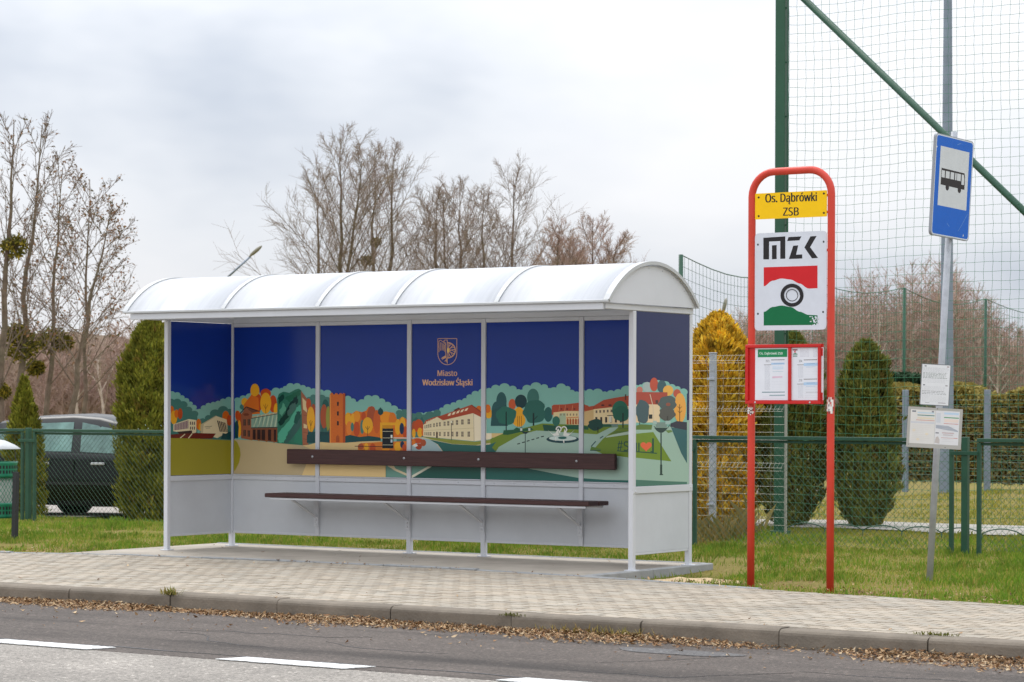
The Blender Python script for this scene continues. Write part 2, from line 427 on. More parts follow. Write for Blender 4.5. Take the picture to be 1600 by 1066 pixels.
def worn_paint():
    m = asphalt('worn_road_marking', S(226, 226, 222), False); nt = m.node_tree; N = nt.nodes; L = nt.links; b = N['Principled BSDF']
    old = b.inputs['Base Color'].links[0].from_socket; tc = N.new('ShaderNodeTexCoord')
    n = N.new('ShaderNodeTexNoise'); n.inputs['Scale'].default_value = 34; n.inputs['Detail'].default_value = 8; n.inputs['Roughness'].default_value = 0.75; L.new(tc.outputs['Object'], n.inputs['Vector'])
    r = N.new('ShaderNodeMapRange'); L.new(n.outputs['Fac'], r.inputs[0]); r.inputs[1].default_value = 0.52; r.inputs[2].default_value = 0.64
    x = N.new('ShaderNodeMix'); x.data_type = 'RGBA'; L.new(r.outputs[0], x.inputs[0]); x.inputs[6].default_value = (*S(226, 226, 223), 1); x.inputs[7].default_value = (*S(150, 148, 144), 1); L.new(x.outputs[2], b.inputs['Base Color']); return m
M['marking'] = worn_paint()
M['asphalt_patch'] = asphalt('smooth_tar_patch', S(92, 90, 89), False)
# ------------------------------------------------------------------ the setting
EDGE = [(-60, -5.0), (-14, -2.6), (-6.23, -1.142), (-5.15, -0.735), (-2.62, -0.56), (-1.0, -0.6), (0.17, -0.76), (0.86, -0.92), (2.16, -1.2), (2.70, -1.26), (4.09, -1.45), (9, -2.2), (60, -3.9)]
EX = np.array([e[0] for e in EDGE]); EY = np.array([e[1] for e in EDGE])
def edge_y(x): return np.interp(x, EX, EY)
def wob(x, y):
    return (np.sin(x * 1.7 + y * 0.6) + np.sin(x * 0.7 - y * 1.9 + 1.3) + np.sin(x * 3.1 + y * 2.3 + 0.4) * 0.5) / 2.5
def smooth(a, b, t):
    t = np.clip((t - a) / (b - a), 0, 1); return t * t * (3 - 2 * t)
def terrain(x, y):
    x = np.asarray(x, float); y = np.asarray(y, float)
    z = -0.03 + 0.018 * wob(x, y) * smooth(0, 0.6, y - edge_y(x))
    z = np.where(y < edge_y(x) + 0.02, -0.16, z)
    z = np.where(y < -4.2, -0.36, z)
    z -= 0.09 * np.exp(-((x - 0.45) ** 2 / 0.30 + (y - 0.3) ** 2 / 1.0)) * (y > edge_y(x) + 0.02)
    z -= (0.16 + 0.010 * np.clip(y - 7, 0, 20)) * smooth(4.3, 7.0, y) * smooth(-6.0, -9.0, x)
    return z
xs = np.concatenate([[-900, -500, -250, -140, -90, -60, -40, -30, -24], np.arange(-20, 12.01, 0.25), [14, 18, 25, 40, 80, 150, 300, 700]])
ys = np.concatenate([[-300, -120, -60, -30, -15, -8, -6], np.arange(-4.5, 12.01, 0.25), [14, 18, 24, 32, 45, 60, 90, 140, 220, 400, 900]])
gx, gy = np.meshgrid(xs, ys); gz = terrain(gx, gy)
nx, ny = len(xs), len(ys)
idx = np.arange(nx * ny).reshape(ny, nx)
b = MB(); b.smooth = True
b.arrays(np.stack([gx, gy, gz], -1).reshape(-1, 3), np.stack([idx[:-1, :-1], idx[:-1, 1:], idx[1:, 1:], idx[1:, :-1]], -1).reshape(-1, 4))
tag(b.build('ground', M['ground']), kind='structure')

# road: dark bus bay beside the kerb, worn lane beyond the dashed line
RZ = -0.12
b = MB(); b.box(-70, 70, -6.83, -4.2, RZ - 0.1, RZ); tag(b.build('bus_bay_road', M['asphalt']), kind='structure')
b = MB(); b.box(-70, 70, -60, -6.83, RZ - 0.1, RZ - 0.002); tag(b.build('road', M['asphalt_light']), kind='structure')
b = MB()
def slab(poly, z0, z1): b.prism(poly, z0, z1, lambda u, v, w: (u, v, w))
for k in range(-12, 10):
    x0 = 1.25 + 1.97 * k; j = 0.012 * math.sin(k * 2.3)
    Q = [(x0 + 0.02 + j, -6.86), (x0 + 0.96, -6.86 + j * 0.4), (x0 + 1.04 + j, -6.67), (x0 + 0.10, -6.67 + j * 0.4)]; rq = random.Random(k + 50); PP = []
    for p, q in zip(Q, Q[1:] + Q[:1]):
        m_ = max(3, int(math.hypot(q[0] - p[0], q[1] - p[1]) / 0.03))
        for t in range(m_): PP.append((p[0] + (q[0] - p[0]) * t / m_ + rq.gauss(0, 0.004), p[1] + (q[1] - p[1]) * t / m_ + rq.gauss(0, 0.004)))
    slab(PP, RZ + 0.003, RZ + 0.007)
tag(b.build('road_marking', M['marking']), kind='structure')
b = MB()   # tar repairs: one smooth skin and a thin sealed seam
c0 = ground(1060, 1020, RZ)
slab([(c0[0] + 0.42 * math.cos(t) * (1 + 0.12 * math.sin(3 * t)), c0[1] + 0.17 * math.sin(t) * (1 + 0.2 * math.cos(2 * t))) for t in np.linspace(0, 2 * PI, 26)[:-1]], RZ + 0.001, RZ + 0.004)
tag(b.build('road_repair_patch', M['asphalt_patch']), kind='structure')
b = MB()
P = [(x, -6.63 + 0.015 * math.sin(x * 3.1) + 0.02 * math.sin(x * 7)) for x in np.arange(-8, 8, 0.25)]
for (p, q) in zip(P[:-1], P[1:]):
    w = 0.014 + 0.010 * math.sin(p[0] * 5)
    slab([(p[0], p[1]), (q[0], q[1]), (q[0], q[1] + w), (p[0], p[1] + w)], RZ + 0.0005, RZ + 0.0025)
tag(b.build('road_seam', M['dark_metal']), kind='structure')

b = MB(); rc_ = random.Random(12)    # cracks in the bay surface
for (q0, L_, dirn) in ((ground(880, 1046, RZ), 1.5, 0.1), (ground(700, 1022, RZ), 1.2, 2.9), (ground(930, 1035, RZ), 0.9, 0.9), (ground(250, 985, RZ), 1.6, 0.05), (ground(1250, 1050, RZ), 1.1, -0.25), (ground(420, 1012, RZ), 1.3, 3.0)):
    x, y = float(q0[0]), float(q0[1]); a = dirn; n_ = int(L_ / 0.05)
    for k in range(n_):
        a += rc_.gauss(0, 0.22) + (dirn - a) * 0.15; x2, y2 = x + 0.05 * math.cos(a), y + 0.05 * math.sin(a); w = 0.006 * (1 - abs(2 * k / n_ - 1)) + 0.002
        slab([(x, y - w), (x2, y2 - w), (x2, y2 + w), (x, y + w)], RZ - 0.001, RZ + 0.0012 + 0.00002 * k); x, y = x2, y2
tag(b.build('road_cracks', M['black_plastic']), kind='structure')
# kerb stones
b = MB()
rk = random.Random(3)
for i in range(-46, 46):
    x0 = -2.3917 + i; dz = rk.uniform(-0.006, 0.004); dy = rk.uniform(-0.006, 0.006)
    prof = [(-4.24, -0.32), (-4.24, -0.035), (-4.236, -0.02), (-4.224, -0.008), (-4.205, -0.001), (-4.09, 0.0), (-4.09, -0.32)]
    g0, g1 = x0 + rk.uniform(0.002, 0.007), x0 + 1 - rk.uniform(0.002, 0.007)
    n = len(prof)
    V = [(g0, y + dy, z + dz) for y, z in prof] + [(g1, y + dy + rk.uniform(-0.002, 0.002), z + dz) for y, z in prof]
    b.add(V, [list(range(n)), list(range(n, 2 * n))[::-1]] + [(k, n + k, n + (k + 1) % n, (k + 1) % n) for k in range(n)])
tag(b.build('kerb', M['kerb']), kind='structure')
b = MB(); b.box(-60, 60, -4.20, -4.10, -0.3, -0.05); tag(b.build('kerb_bedding', M['dark_metal']), kind='structure')

# pavement of interlocking pavers on sand
b = MB()
Lp, We, Ww, e = 0.15, 0.124, 0.094, 0.0135
shape = [(-Lp / 2, -We / 2), (-Lp / 4 - e, -We / 2), (-Lp / 4 + e, -Ww / 2), (Lp / 4 - e, -Ww / 2), (Lp / 4 + e, -We / 2), (Lp / 2, -We / 2)]
shape = shape + [(x, -y) for x, y in shape[::-1]]
PIT = (We + Ww) / 2 * 2
rp = random.Random(5)
for i in range(-120, 95):
    for j in range(0, 36):
        for odd in (0, 1):
            cx = (i + 0.5 * odd) * Lp * 0.5 * 2; cy = -4.0 + (j + 0.5 * odd) * PIT
            if cx < -17 or cx > 13: continue
            top = edge_y(cx) - 0.075
            if cy - 0.08 > top or cy < -4.03: continue
            z = -0.006 + rp.uniform(-0.0022, 0.0022); tx = rp.uniform(-0.012, 0.012); ty = rp.uniform(-0.012, 0.012)
            g = rp.uniform(0.90, 1.06) * (0.9 if rp.random() < 0.06 else 1); base = S(167, 157, 142); w = rp.uniform(-0.03, 0.03)
            c = (base[0] * (g + w), base[1] * g, base[2] * (g - w))
            sc0, sc1 = 0.955, 0.875
            ring0 = []; ring1 = []
            for (u, v) in shape:
                yy = min(cy + v * sc0, top); ring0.append((cx + u * sc0, max(yy, -4.083), z - 0.006))
                yy = min(cy + v * sc1, top - 0.004); ring1.append((cx + u * sc1, max(yy, -4.08), z + u * tx + v * ty))
            n = len(shape)
            b.add(ring1 + ring0, [list(range(n))], c); o_ = len(b.v) - 2 * n
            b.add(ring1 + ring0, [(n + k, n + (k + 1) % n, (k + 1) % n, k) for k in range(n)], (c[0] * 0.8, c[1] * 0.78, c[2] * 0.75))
tag(b.build('pavement', M['paver']), kind='structure')
b = MB()
Xs = np.arange(-40, 30.1, 0.5)
V = []; F = []
for x in Xs: V += [(x, -4.09, -0.0125), (x, float(edge_y(x)) - 0.03, -0.0125)]
for k in range(len(Xs) - 1): F.append((2 * k, 2 * k + 2, 2 * k + 3, 2 * k + 1))
b.add(V, F); tag(b.build('paver_bed', M['joint_sand']), kind='structure')

# thin concrete edging along the back of the pavement
b = MB()
cum = []; x = -16.0; re = random.Random(9)
while x < 12:
    x1 = x + 0.985; h0 = 0.006 + re.uniform(-0.008, 0.006); y0, y1 = float(edge_y(x + 0.006)), float(edge_y(x1))
    if x > 1.4: h0 -= 0.022
    prof = [(-0.065, -0.2), (-0.065, h0 - 0.006), (-0.058, h0), (-0.008, h0), (-0.001, h0 - 0.006), (-0.001, -0.2)]
    n = len(prof)
    V = [(x + 0.006, y0 + a, z) for a, z in prof] + [(x1, y1 + a, z) for a, z in prof]
    b.add(V, [list(range(n)), list(range(n, 2 * n))[::-1]] + [(k, n + k, n + (k + 1) % n, (k + 1) % n) for k in range(n)])
    x += 0.991
tag(b.build('pavement_edging', M['edging']), kind='structure')
# shelter pad: concrete floor with its own edging stones to the right
b = MB()
px = np.linspace(-5.62, -0.02, 24)
V = []; F = []
for q in px:
    V += [(q, float(edge_y(q)) + 0.004, -0.14), (q, float(edge_y(q)) + 0.004, -0.002), (q, 1.25, -0.002), (q, 1.25, -0.14)]
for k in range(len(px) - 1):
    a, c = 4 * k, 4 * k + 4
    F += [(a, c, c + 1, a + 1), (a + 1, c + 1, c + 2, a + 2), (a + 2, c + 2, c + 3, a + 3)]
F += [(0, 1, 2, 3), tuple(4 * (len(px) - 1) + i for i in (3, 2, 1, 0))]
b.add(V, F); tag(b.build('shelter_pad', M['concrete']), kind='structure')
b = MB()
for y0, y1 in ((-0.74, 0.246), (0.254, 1.29)): b.rbox(-0.012, 0.066, y0, y1, -0.22, 0.004, 0.008)
for x0 in np.arange(-5.62, -0.1, 1.0): b.rbox(x0 + 0.003, min(x0 + 0.997, -0.016), 1.254, 1.316, -0.2, 0.004, 0.008)
tag(b.build('pad_edging', M['edging']), kind='structure')

# sandy spill beside the pad, pale path beyond the fence, parking lot to the left, wooded rises behind
def sheet(name, poly_fn, mat, n=20, m=8, lift=0.006):
    V = []; F = []
    for i in range(n + 1):
        for j in range(m + 1):
            x, y = poly_fn(i / n, j / m); V.append((x, y, float(terrain(x, y)) + lift))
    for i in range(n):
        for j in range(m): a = i * (m + 1) + j; F.append((a, a + m + 1, a + m + 2, a + 1))
    bb = MB(); bb.smooth = True; bb.add(V, F); return tag(bb.build(name, mat), kind='structure')
def sandfn(s, t):
    a = 2 * PI * s; r = t * (1 + 0.25 * math.sin(3 * a + 1) + 0.15 * math.sin(7 * a)); x = 0.62 + 0.55 * r * math.cos(a); y = -0.28 + 0.42 * r * math.sin(a) - 0.25 * (x - 0.6)
    return x, max(y, float(edge_y(x)) + 0.06)
b = MB(); b.smooth = True; V = []; F = []
for i in range(24):
    for j in range(9):
        t = j / 8; x, y = sandfn(i / 24, t); V.append((x, y, float(terrain(x, y)) + 0.05 * (1 - t) + 0.018 * (1 - t ** 3) + 0.008 * math.sin(x * 23) * math.sin(y * 19) - 0.01))
for i in range(24):
    for j in range(8): a = i * 9 + j; c = ((i + 1) % 24) * 9 + j; F.append((a, c, c + 1, a + 1))
b.add(V, F); tag(b.build('sand_patch', M['sand']), kind='structure')
sheet('footpath', lambda s, t: (-9 + 40 * s, 8.15 + 2.05 * t + 0.015 * (-9 + 40 * s)), M['path'], 120, 10, 0.02)
sheet('parking_lot', lambda s, t: (-60 + 47 * s, 7.2 + 23 * t), M['lot'], 50, 60, 0.05)
def ridge(name, pts, D0, D1, mat):
    """a long low wooded rise; pts = (sideways position, height)"""
    xs_ = np.linspace(pts[0][0], pts[-1][0], 90); hs = np.interp(xs_, [p[0] for p in pts], [p[1] for p in pts])
    V = []; F = []; m = 6
    for k, x in enumerate(xs_):
        for j in range(m + 1):
            t = j / m; D = D0 + (D1 - D0) * t
            p = CAM + FV * D + RV * x; z = hs[k] * (math.sin(t * PI * 0.5)) + 0.7 * math.sin(x * 0.21 + j) * t + 0.3 * math.sin(x * 0.9 + j * 2) * t
            V.append((p[0], p[1], z - 0.3))
    for k in range(len(xs_) - 1):
        for j in range(m): a = k * (m + 1) + j; F.append((a, a + m + 1, a + m + 2, a + 1))
    bb = MB(); bb.smooth = True; bb.add(V, F); tag(bb.build(name, mat), kind='structure')
ridge('wooded_hill', [(-160, 12), (-60, 10.5), (-40, 9.0), (-20, 7.0), (0, 4.5), (20, 2.0), (40, 3.2), (60, 4.0), (80, 3.5), (160, 5)], 205, 300, M['hill'])
# ------------------------------------------------------------------ bus shelter
XL, YB, ZT = -5.164, 0.9565, 2.185
BAYS = [XL, -4.086, -3.0, -2.157, -1.095, 0.0]
sh = thing('bus_shelter', (-2.58, 0.5, 0), 'grey steel bus shelter with white vaulted roof and colourful printed mural walls', 'bus shelter')
HW = 0.024
def post(x, y, z0, z1, flange=True, name='post'):
    b = MB(); b.rbox(x - HW, x + HW, y - HW, y + HW, z0, z1, 0.004)
    if flange: b.rbox(x - 0.05, x + 0.05, y - 0.045, y + 0.045, z0 - 0.002, z0 + 0.008, 0.002)
    return b.build(name, M['grey_paint'], sh)
for x in (XL, 0.0):
    post(x, 0.0, 0.0, ZT); post(x, YB, 0.0, ZT)
post(BAYS[2], YB, 0.0, ZT); post(BAYS[3], YB, 0.0, ZT)
post(BAYS[1], YB, 0.13, ZT, False); post(BAYS[4], YB, 0.13, ZT, False)
# rails
def rail(x0, x1, y0, y1, z0, z1):
    b = MB(); b.rbox(x0, x1, y0, y1, z0, z1, 0.003)
    return b
for k in range(5):
    x0, x1 = BAYS[k] + HW + 0.001, BAYS[k + 1] - HW - 0.001
    b = rail(x0, x1, YB - 0.020, YB + 0.020, 0.655, 0.700)
    for q in np.arange(x0 + 0.1, x1 - 0.05, 0.22): b.lathe((q, YB - 0.020, 0.678), [(0.007, 0.0), (0.006, 0.004), (0.0, 0.005)], 8, (0, -1, 0))
    b.box(x0, x1, YB - 0.030, YB - 0.0205, 0.700, 0.708)
    b.build('middle_rail', M['grey_paint'], sh)
    rail(x0, x1, YB - 0.018, YB + 0.018, 2.150, 2.186).build('top_rail', M['grey_paint'], sh)
    rail(x0, x1, YB - 0.015, YB + 0.015, 0.128, 0.150).build('bottom_rail', M['grey_paint'], sh)
    b = MB(); b.box(x0, x1, YB - 0.006, YB + 0.006, 0.150, 0.655)
    b.build('lower_panel', M['grey_sheet'], sh)
for x in (XL, 0.0):
    y0, y1 = HW + 0.001, YB - HW - 0.001
    b = rail(x - 0.020, x + 0.020, y0, y1, 0.655, 0.703)
    if x == 0.0: b.rbox(0.0205, 0.028, -HW, YB + HW, 0.648, 0.706, 0.002); b.lathe((0.028, YB - 0.01, 0.68), [(0.008, 0), (0.006, 0.005), (0, 0.006)], 8, (1, 0, 0)); b.lathe((0.028, 0.01, 0.665), [(0.008, 0), (0.006, 0.005), (0, 0.006)], 8, (1, 0, 0))
    b.build('middle_rail', M['grey_paint'], sh)
    rail(x - 0.015, x + 0.015, y0, y1, 0.128, 0.150).build('bottom_rail', M['grey_paint'], sh)
    b = MB(); s_ = 0.010 if x == 0 else 0.0
    b.box(x - 0.006 + s_, x + 0.006 + s_, y0, y1, 0.150, 0.655)
    b.build('lower_panel', M['grey_sheet'], sh)
# side beams, eaves beam and gutter lip
YF, YR = -0.50, 1.0
RX0, RX1 = -5.27, 0.075
for x in (XL, 0.0):
    b = MB(); b.rbox(x - 0.025, x + 0.025, YF + 0.03, YR - 0.01, ZT + 0.002, ZT + 0.052, 0.004); b.build('side_beam', M['grey_paint'], sh)
b = MB(); b.rbox(XL - 0.03, 0.012, YF + 0.006, YF + 0.028, ZT - 0.004, ZT + 0.052, 0.003); b.build('eaves_beam', M['grey_paint'], sh)
b = MB(); b.rbox(RX0, RX1 - 0.004, YF - 0.014, YF + 0.026, ZT + 0.054, ZT + 0.076, 0.004); b.build('gutter_lip', M['alu'], sh)
b = MB(); b.rbox(XL + 0.026, -0.026, YR - 0.06, YR - 0.012, ZT + 0.002, ZT + 0.052, 0.004); b.rbox(RX0, RX1 - 0.004, YR - 0.010, YR + 0.016, ZT + 0.054, ZT + 0.074, 0.004); b.build('rear_beam', M['grey_paint'], sh)
# vaulted roof: circular arc through the eaves
half = (YR - YF) / 2; rise = 0.345; R_ = (half * half + rise * rise) / (2 * rise); yc = (YF + YR) / 2; ze = ZT + 0.072; zc = ze + rise - R_
am = math.asin(half / R_)
def arc(t, dr=0.0):
    a = -am + 2 * am * t; return (yc + (R_ + dr) * math.sin(a), zc + (R_ + dr) * math.cos(a))
NA = 26
b = MB(); b.smooth = True
ribs = [RX0 + 0.015, -4.06, -2.97, -2.13, -1.05, RX1 - 0.03]
for k in range(5):
    x0, x1 = ribs[k] - (0.0 if k else 0.015), ribs[k + 1] + (0.0 if k < 4 else 0.02)
    V = []; F = []
    for i in range(NA + 1):
        y, z = arc(i / NA); y2, z2 = arc(i / NA, -0.008)
        V += [(x0, y, z), (x1, y, z), (x0, y2, z2), (x1, y2, z2)]
    for i in range(NA): a = 4 * i; F += [(a, a + 1, a + 5, a + 4), (a + 2, a + 6, a + 7, a + 3), (a, a + 4, a + 6, a + 2), (a + 1, a + 3, a + 7, a + 5)]
    b.add(V, F)
b.build('roof_sheet', M['roof_sheet'], sh)
for k, x in enumerate(ribs):
    w = 0.022 if 0 < k < 5 else 0.03
    b = MB(); b.smooth = False; V = []; F = []
    for i in range(NA + 1):
        for dr in (0.001, 0.009):
            y, z = arc(i / NA, dr); V += [(x - w, y, z), (x + w, y, z)]
    for i in range(NA): a = 4 * i; F += [(a, a + 4, a + 5, a + 1), (a + 2, a + 3, a + 7, a + 6), (a, a + 2, a + 6, a + 4), (a + 1, a + 5, a + 7, a + 3)]
    b.add(V, F)
    if k in (0, 5):   # end rims have a thin return flange hiding the sheet edge
        V = []; F = []; xx = x + (w if k else -w)
        for i in range(NA + 1):
            y, z = arc(i / NA, 0.009); y2, z2 = arc(i / NA, -0.020); V += [(xx - 0.001, y, z), (xx - 0.001, y2, z2), (xx + 0.002, y, z), (xx + 0.002, y2, z2)]
        for i in range(NA): a = 4 * i; F += [(a, a + 4, a + 5, a + 1), (a + 2, a + 3, a + 7, a + 6), (a + 1, a + 5, a + 7, a + 3)]
        b.add(V, F)
    b.build('roof_rib', M['alu'], sh)
# gable panels, set just inside the rims, with a few screw heads
for x, nrm in ((RX1 - 0.03, 1), (RX0 + 0.05, -1)):
    poly = [arc(i / NA, -0.030) for i in range(NA + 1)]; poly = [(y, max(z, ZT + 0.054)) for y, z in poly]
    poly = [(YF + 0.03, ZT + 0.056)] + [p for p in poly if p[1] > ZT + 0.06] + [(YR - 0.02, ZT + 0.056)]
    b = MB(); b.prism(poly, x - 0.004, x + 0.004, lambda u, v, w: (w, u, v))
    for t in (0.46, 0.6, 0.72, 0.85):
        y, z = arc(t, -0.05); b.lathe((x + 0.004 * nrm, y, z), [(0.007, 0), (0.006, 0.004), (0, 0.005)], 8, (nrm, 0, 0))
    b.build('gable_panel', M['grey_paint'], sh)
# backrest plank and bench
b = MB(); b.rbox(-4.404, -0.694, 0.862, 0.902, 0.820, 0.963, 0.006)
for x in BAYS[1:5]: b.m = 1; b.lathe((x, 0.862, 0.893), [(0.013, 0), (0.011, 0.006), (0.0, 0.008)], 10, (0, -1, 0)); b.m = 0
b.build('backrest_plank', [M['wood'], M['bolt']], sh)
SX0, SX1 = float(on_y(413, 774, 0.5)[0]), float(on_y(950, 790, 0.82)[0])
seat = MB()
for k, (y0, y1) in enumerate(((0.50, 0.66), (0.675, 0.835))): seat.rbox(SX0 + 0.004 * k, SX1, y0, y1, 0.508, 0.546, 0.006)
seat = seat.build('seat', M['wood'], sh)
b = MB(); b.rbox(SX0 + 0.05, SX1 - 0.045, 0.515, 0.55, 0.486, 0.507, 0.003); b.rbox(SX0 + 0.05, SX1 - 0.045, 0.78, 0.815, 0.486, 0.507, 0.003); b.build('seat_rail', M['grey_paint'], sh)
for x in BAYS[1:5]:
    b = MB(); b.rbox(x - 0.02, x + 0.02, 0.552, YB - 0.026, 0.489, 0.506, 0.002)
    b.rbox(x - 0.026, x + 0.026, 0.916, 0.929, 0.22, 0.51, 0.002)
    b.bar((x, 0.56, 0.487), (x, 0.915, 0.315), 0.03, 0.012)
    for z in (0.25, 0.285): b.lathe((x, 0.916, z), [(0.011, 0), (0.010, 0.007), (0, 0.008)], 8, (0, -1, 0))
    b.build('seat_bracket', M['grey_paint'], sh)
# ------------------------------------------------------------------ mural printed on the shelter panels
NAVY = S(26, 56, 146); TEAL_L = S(134, 190, 176); TEAL_M = S(74, 126, 116); TEAL_D = S(26, 74, 76); DKT = S(20, 56, 60)
YEL = S(240, 172, 40); ORG = S(222, 112, 34); DORG = S(196, 78, 34); RBR = S(172, 82, 48); BEI = S(196, 176, 136); SAND = S(232, 200, 138)
OLV = S(160, 150, 48); GRN = S(116, 140, 48); PLZ = S(164, 192, 176); CREAM = S(238, 222, 180); ROOF = S(178, 76, 48); BRICK = S(156, 92, 66)
PAT = S(46, 104, 96); WHT = S(236, 236, 226); BLK = S(14, 22, 30); NAVY2 = S(24, 52, 84)
YP = YB - 0.0065
back = Art(lambda px, py: tuple(on_y(px, py, YP)[[0, 2]]), lambda u, v, w: (u, YP - 0.0002 - w, v))
XP = XL + 0.0065
left = Art(lambda px, py: tuple(on_x(px, py, XP)[[1, 2]]), lambda u, v, w: (XP + 0.0002 + w, u, v))
XQ = 0.0185
right = Art(lambda px, py: tuple(on_x(px, py, XQ)[[1, 2]]), lambda u, v, w: (XQ + 0.0002 + w, u, v))
def T4(x, y): return (240 + x / 4.847, 560 + y / 4.847)
def T5(x, y): return (480 + x / 4.847, 560 + y / 4.847)
def T6(x, y): return (740 + x / 4.444, 560 + y / 4.444)
def tree(A, x, y, rx, ry, col, trunk=None, tc=BLK):
    A.ell(x, y, rx, ry, col)
    if trunk:
        A.line([(x, y + ry * 0.05), (x, trunk)], max(3, rx * 0.07), tc)
        for s_ in (-1, 1): A.line([(x, y + ry * 0.55), (x + s_ * rx * 0.4, y + ry * 0.15)], 3, tc)
def cloudtree(A, x, y, rx, ry, col, rs):
    """lumpy crown"""
    n = 30; ph = rs * 1.7
    A.poly([(x + rx * (1 + 0.09 * math.sin(5 * t + ph) + 0.05 * math.sin(9 * t)) * math.cos(t), y + ry * (1 + 0.07 * math.sin(4 * t + ph)) * math.sin(t)) for t in np.linspace(0, 2 * PI, n, endpoint=False)], col)
rm = random.Random(11)
# ---- left panel
A = left; A.T = T4
A.bumps([(118, 268), (160, 262), (198, 285), (230, 303), (262, 330), (290, 352), (316, 385), (338, 412)], 640, TEAL_L)
A.bumps([(334, 412), (362, 384), (396, 360), (432, 345), (470, 345), (505, 328), (545, 315), (590, 305)], 640, TEAL_L)
A.bumps([(118, 310), (150, 332), (205, 322), (240, 372), (285, 402), (330, 432)], 640, TEAL_M)
A.bumps([(350, 490), (392, 458), (440, 440), (490, 388), (560, 388), (590, 400)], 640, TEAL_M)
for a in ((136, 400, 18, 40, ORG), (152, 448, 26, 52, YEL), (172, 420, 16, 32, ORG), (200, 420, 18, 42, DORG), (340, 500, 20, 42, ORG), (352, 520, 12, 30, YEL), (545, 440, 26, 42, ORG), (572, 470, 20, 40, DORG)): A.ell(*a)
A.poly([(148, 500), (265, 460), (322, 468), (322, 560), (288, 576), (148, 552)], CREAM)
A.poly([(154, 502), (262, 470), (262, 532), (154, 546)], S(150, 120, 128))
for k in range(9): A.line([(158 + k * 12, 500 - k * 3.3), (158 + k * 12, 546 - k * 1.4)], 2.2, CREAM)
for k in range(3): A.rect(274 + k * 15, 480, 282 + k * 15, 504, S(96, 84, 80)); A.rect(274 + k * 15, 518, 282 + k * 15, 540, S(96, 84, 80))
A.poly([(176, 556), (290, 546), (290, 586), (206, 586)], S(70, 48, 46))
A.poly([(354, 502), (468, 435), (552, 464), (562, 562), (480, 604), (440, 592), (354, 572)], CREAM)
A.poly([(354, 502), (468, 435), (472, 440), (378, 498), (372, 574), (354, 572)], S(206, 190, 150))
A.poly([(478, 470), (546, 490), (562, 558), (500, 556)], S(60, 54, 52))
for k in range(5): A.line([(490 + 13 * k, 474 + 4 * k), (510 + 11 * k, 556)], 4, CREAM)
A.line([(384, 520), (440, 514)], 3.5, S(120, 104, 80)); A.line([(394, 530), (428, 527)], 3, S(120, 104, 80))
A.poly([(118, 578), (230, 570), (330, 566), (470, 570), (442, 608), (280, 610), (118, 604)], S(116, 46, 36))
A.line([(236, 574), (200, 604)], 7, CREAM); A.line([(290, 570), (262, 606)], 7, CREAM)
A.poly([(508, 610), (522, 566), (548, 572), (566, 556), (596, 560), (596, 618)], TEAL_D)
A.poly([(118, 603), (300, 608), (596, 622), (596, 900), (118, 900)], OLV)
# ---- back panels, bay one and two (left part)
A = back; A.T = T5
A.poly([(-600, 660), (-200, 600), (700, 600), (1100, 600), (1320, 520), (1600, 500), (1600, 950), (-600, 950)], SAND); A.poly([(560, 720), (1700, 560), (1700, 950), (560, 950)], S(112, 158, 142))
A.T = T4
A.bumps([(615, 320), (655, 306), (700, 292), (760, 284), (820, 276), (880, 262), (900, 246), (955, 240), (985, 232), (1010, 212), (1062, 204), (1112, 210), (1150, 226), (1190, 238), (1236, 254), (1290, 258), (1345, 262)], 660, TEAL_L)
A.bumps([(1172, 330), (1190, 288), (1232, 292), (1262, 320), (1290, 300), (1340, 330)], 660, TEAL_M)
A.ell(684, 368, 32, 24, TEAL_M)
A.poly([(684, 430), (690, 350), (720, 300), (745, 280), (800, 290), (806, 420)], ORG)
A.ell(768, 246, 34, 52, YEL); A.ell(795, 338, 29, 68, DORG); A.ell(850, 268, 40, 38, DORG); A.ell(905, 345, 30, 66, DORG); A.ell(930, 390, 20, 50, YEL)
A.ell(690, 330, 26, 30, YEL); A.poly([(684, 350), (745, 270), (795, 300), (800, 420), (684, 425)], ORG); A.ell(768, 240, 33, 48, YEL)
tree(A, 850, 340, 42, 80, YEL, 430, S(150, 80, 30))
A.ell(640, 440, 18, 44, ORG); A.ell(655, 500, 16, 90, DORG); A.ell(632, 430, 14, 34, DORG); A.ell(650, 535, 13, 66, YEL); A.poly([(615, 490), (636, 462), (646, 520), (640, 606), (615, 606)], TEAL_D)
A.poly([(663, 424), (702, 374), (748, 398), (748, 622), (663, 606)], BRICK)
A.line([(656, 418), (702, 368), (806, 404)], 8, S(66, 44, 42)); A.poly([(702, 374), (800, 404), (748, 414)], S(120, 72, 56))
for (x, y) in ((690, 486), (722, 484), (690, 566), (722, 570)): A.rect(x - 9, y - 24, x + 9, y + 24, S(66, 50, 48)); A.line([(x, y - 24), (x, y + 24)], 2, S(140, 110, 90))
A.ell(702, 426, 22, 10, S(120, 66, 48))
A.poly([(745, 440), (940, 408), (940, 424), (745, 456)], S(202, 176, 136))
A.poly([(740, 456), (942, 420), (942, 522), (740, 526)], S(140, 172, 152))
for k in range(6): A.line([(760 + 32 * k, 520), (792 + 30 * k, 432 - 5 * k)], 9, S(190, 206, 176))
for k in range(1, 7): A.line([(740 + 28.5 * k, 452 - 5 * k), (740 + 28.5 * k, 524)], 2, S(70, 96, 90))
A.line([(740, 456), (942, 420)], 5, S(66, 60, 58)); A.line([(740, 527), (942, 523)], 7, S(60, 62, 60))
A.poly([(748, 531), (942, 527), (942, 638), (748, 618)], S(132, 80, 58))
for (x0, x1) in ((754, 774), (786, 812), (818, 846), (868, 892), (912, 930)): A.poly([(x0, 540), (x1, 540), (x1, 614 + (x1 - 754) * 0.08), (x0, 612 + (x0 - 754) * 0.08)], S(56, 40, 40))
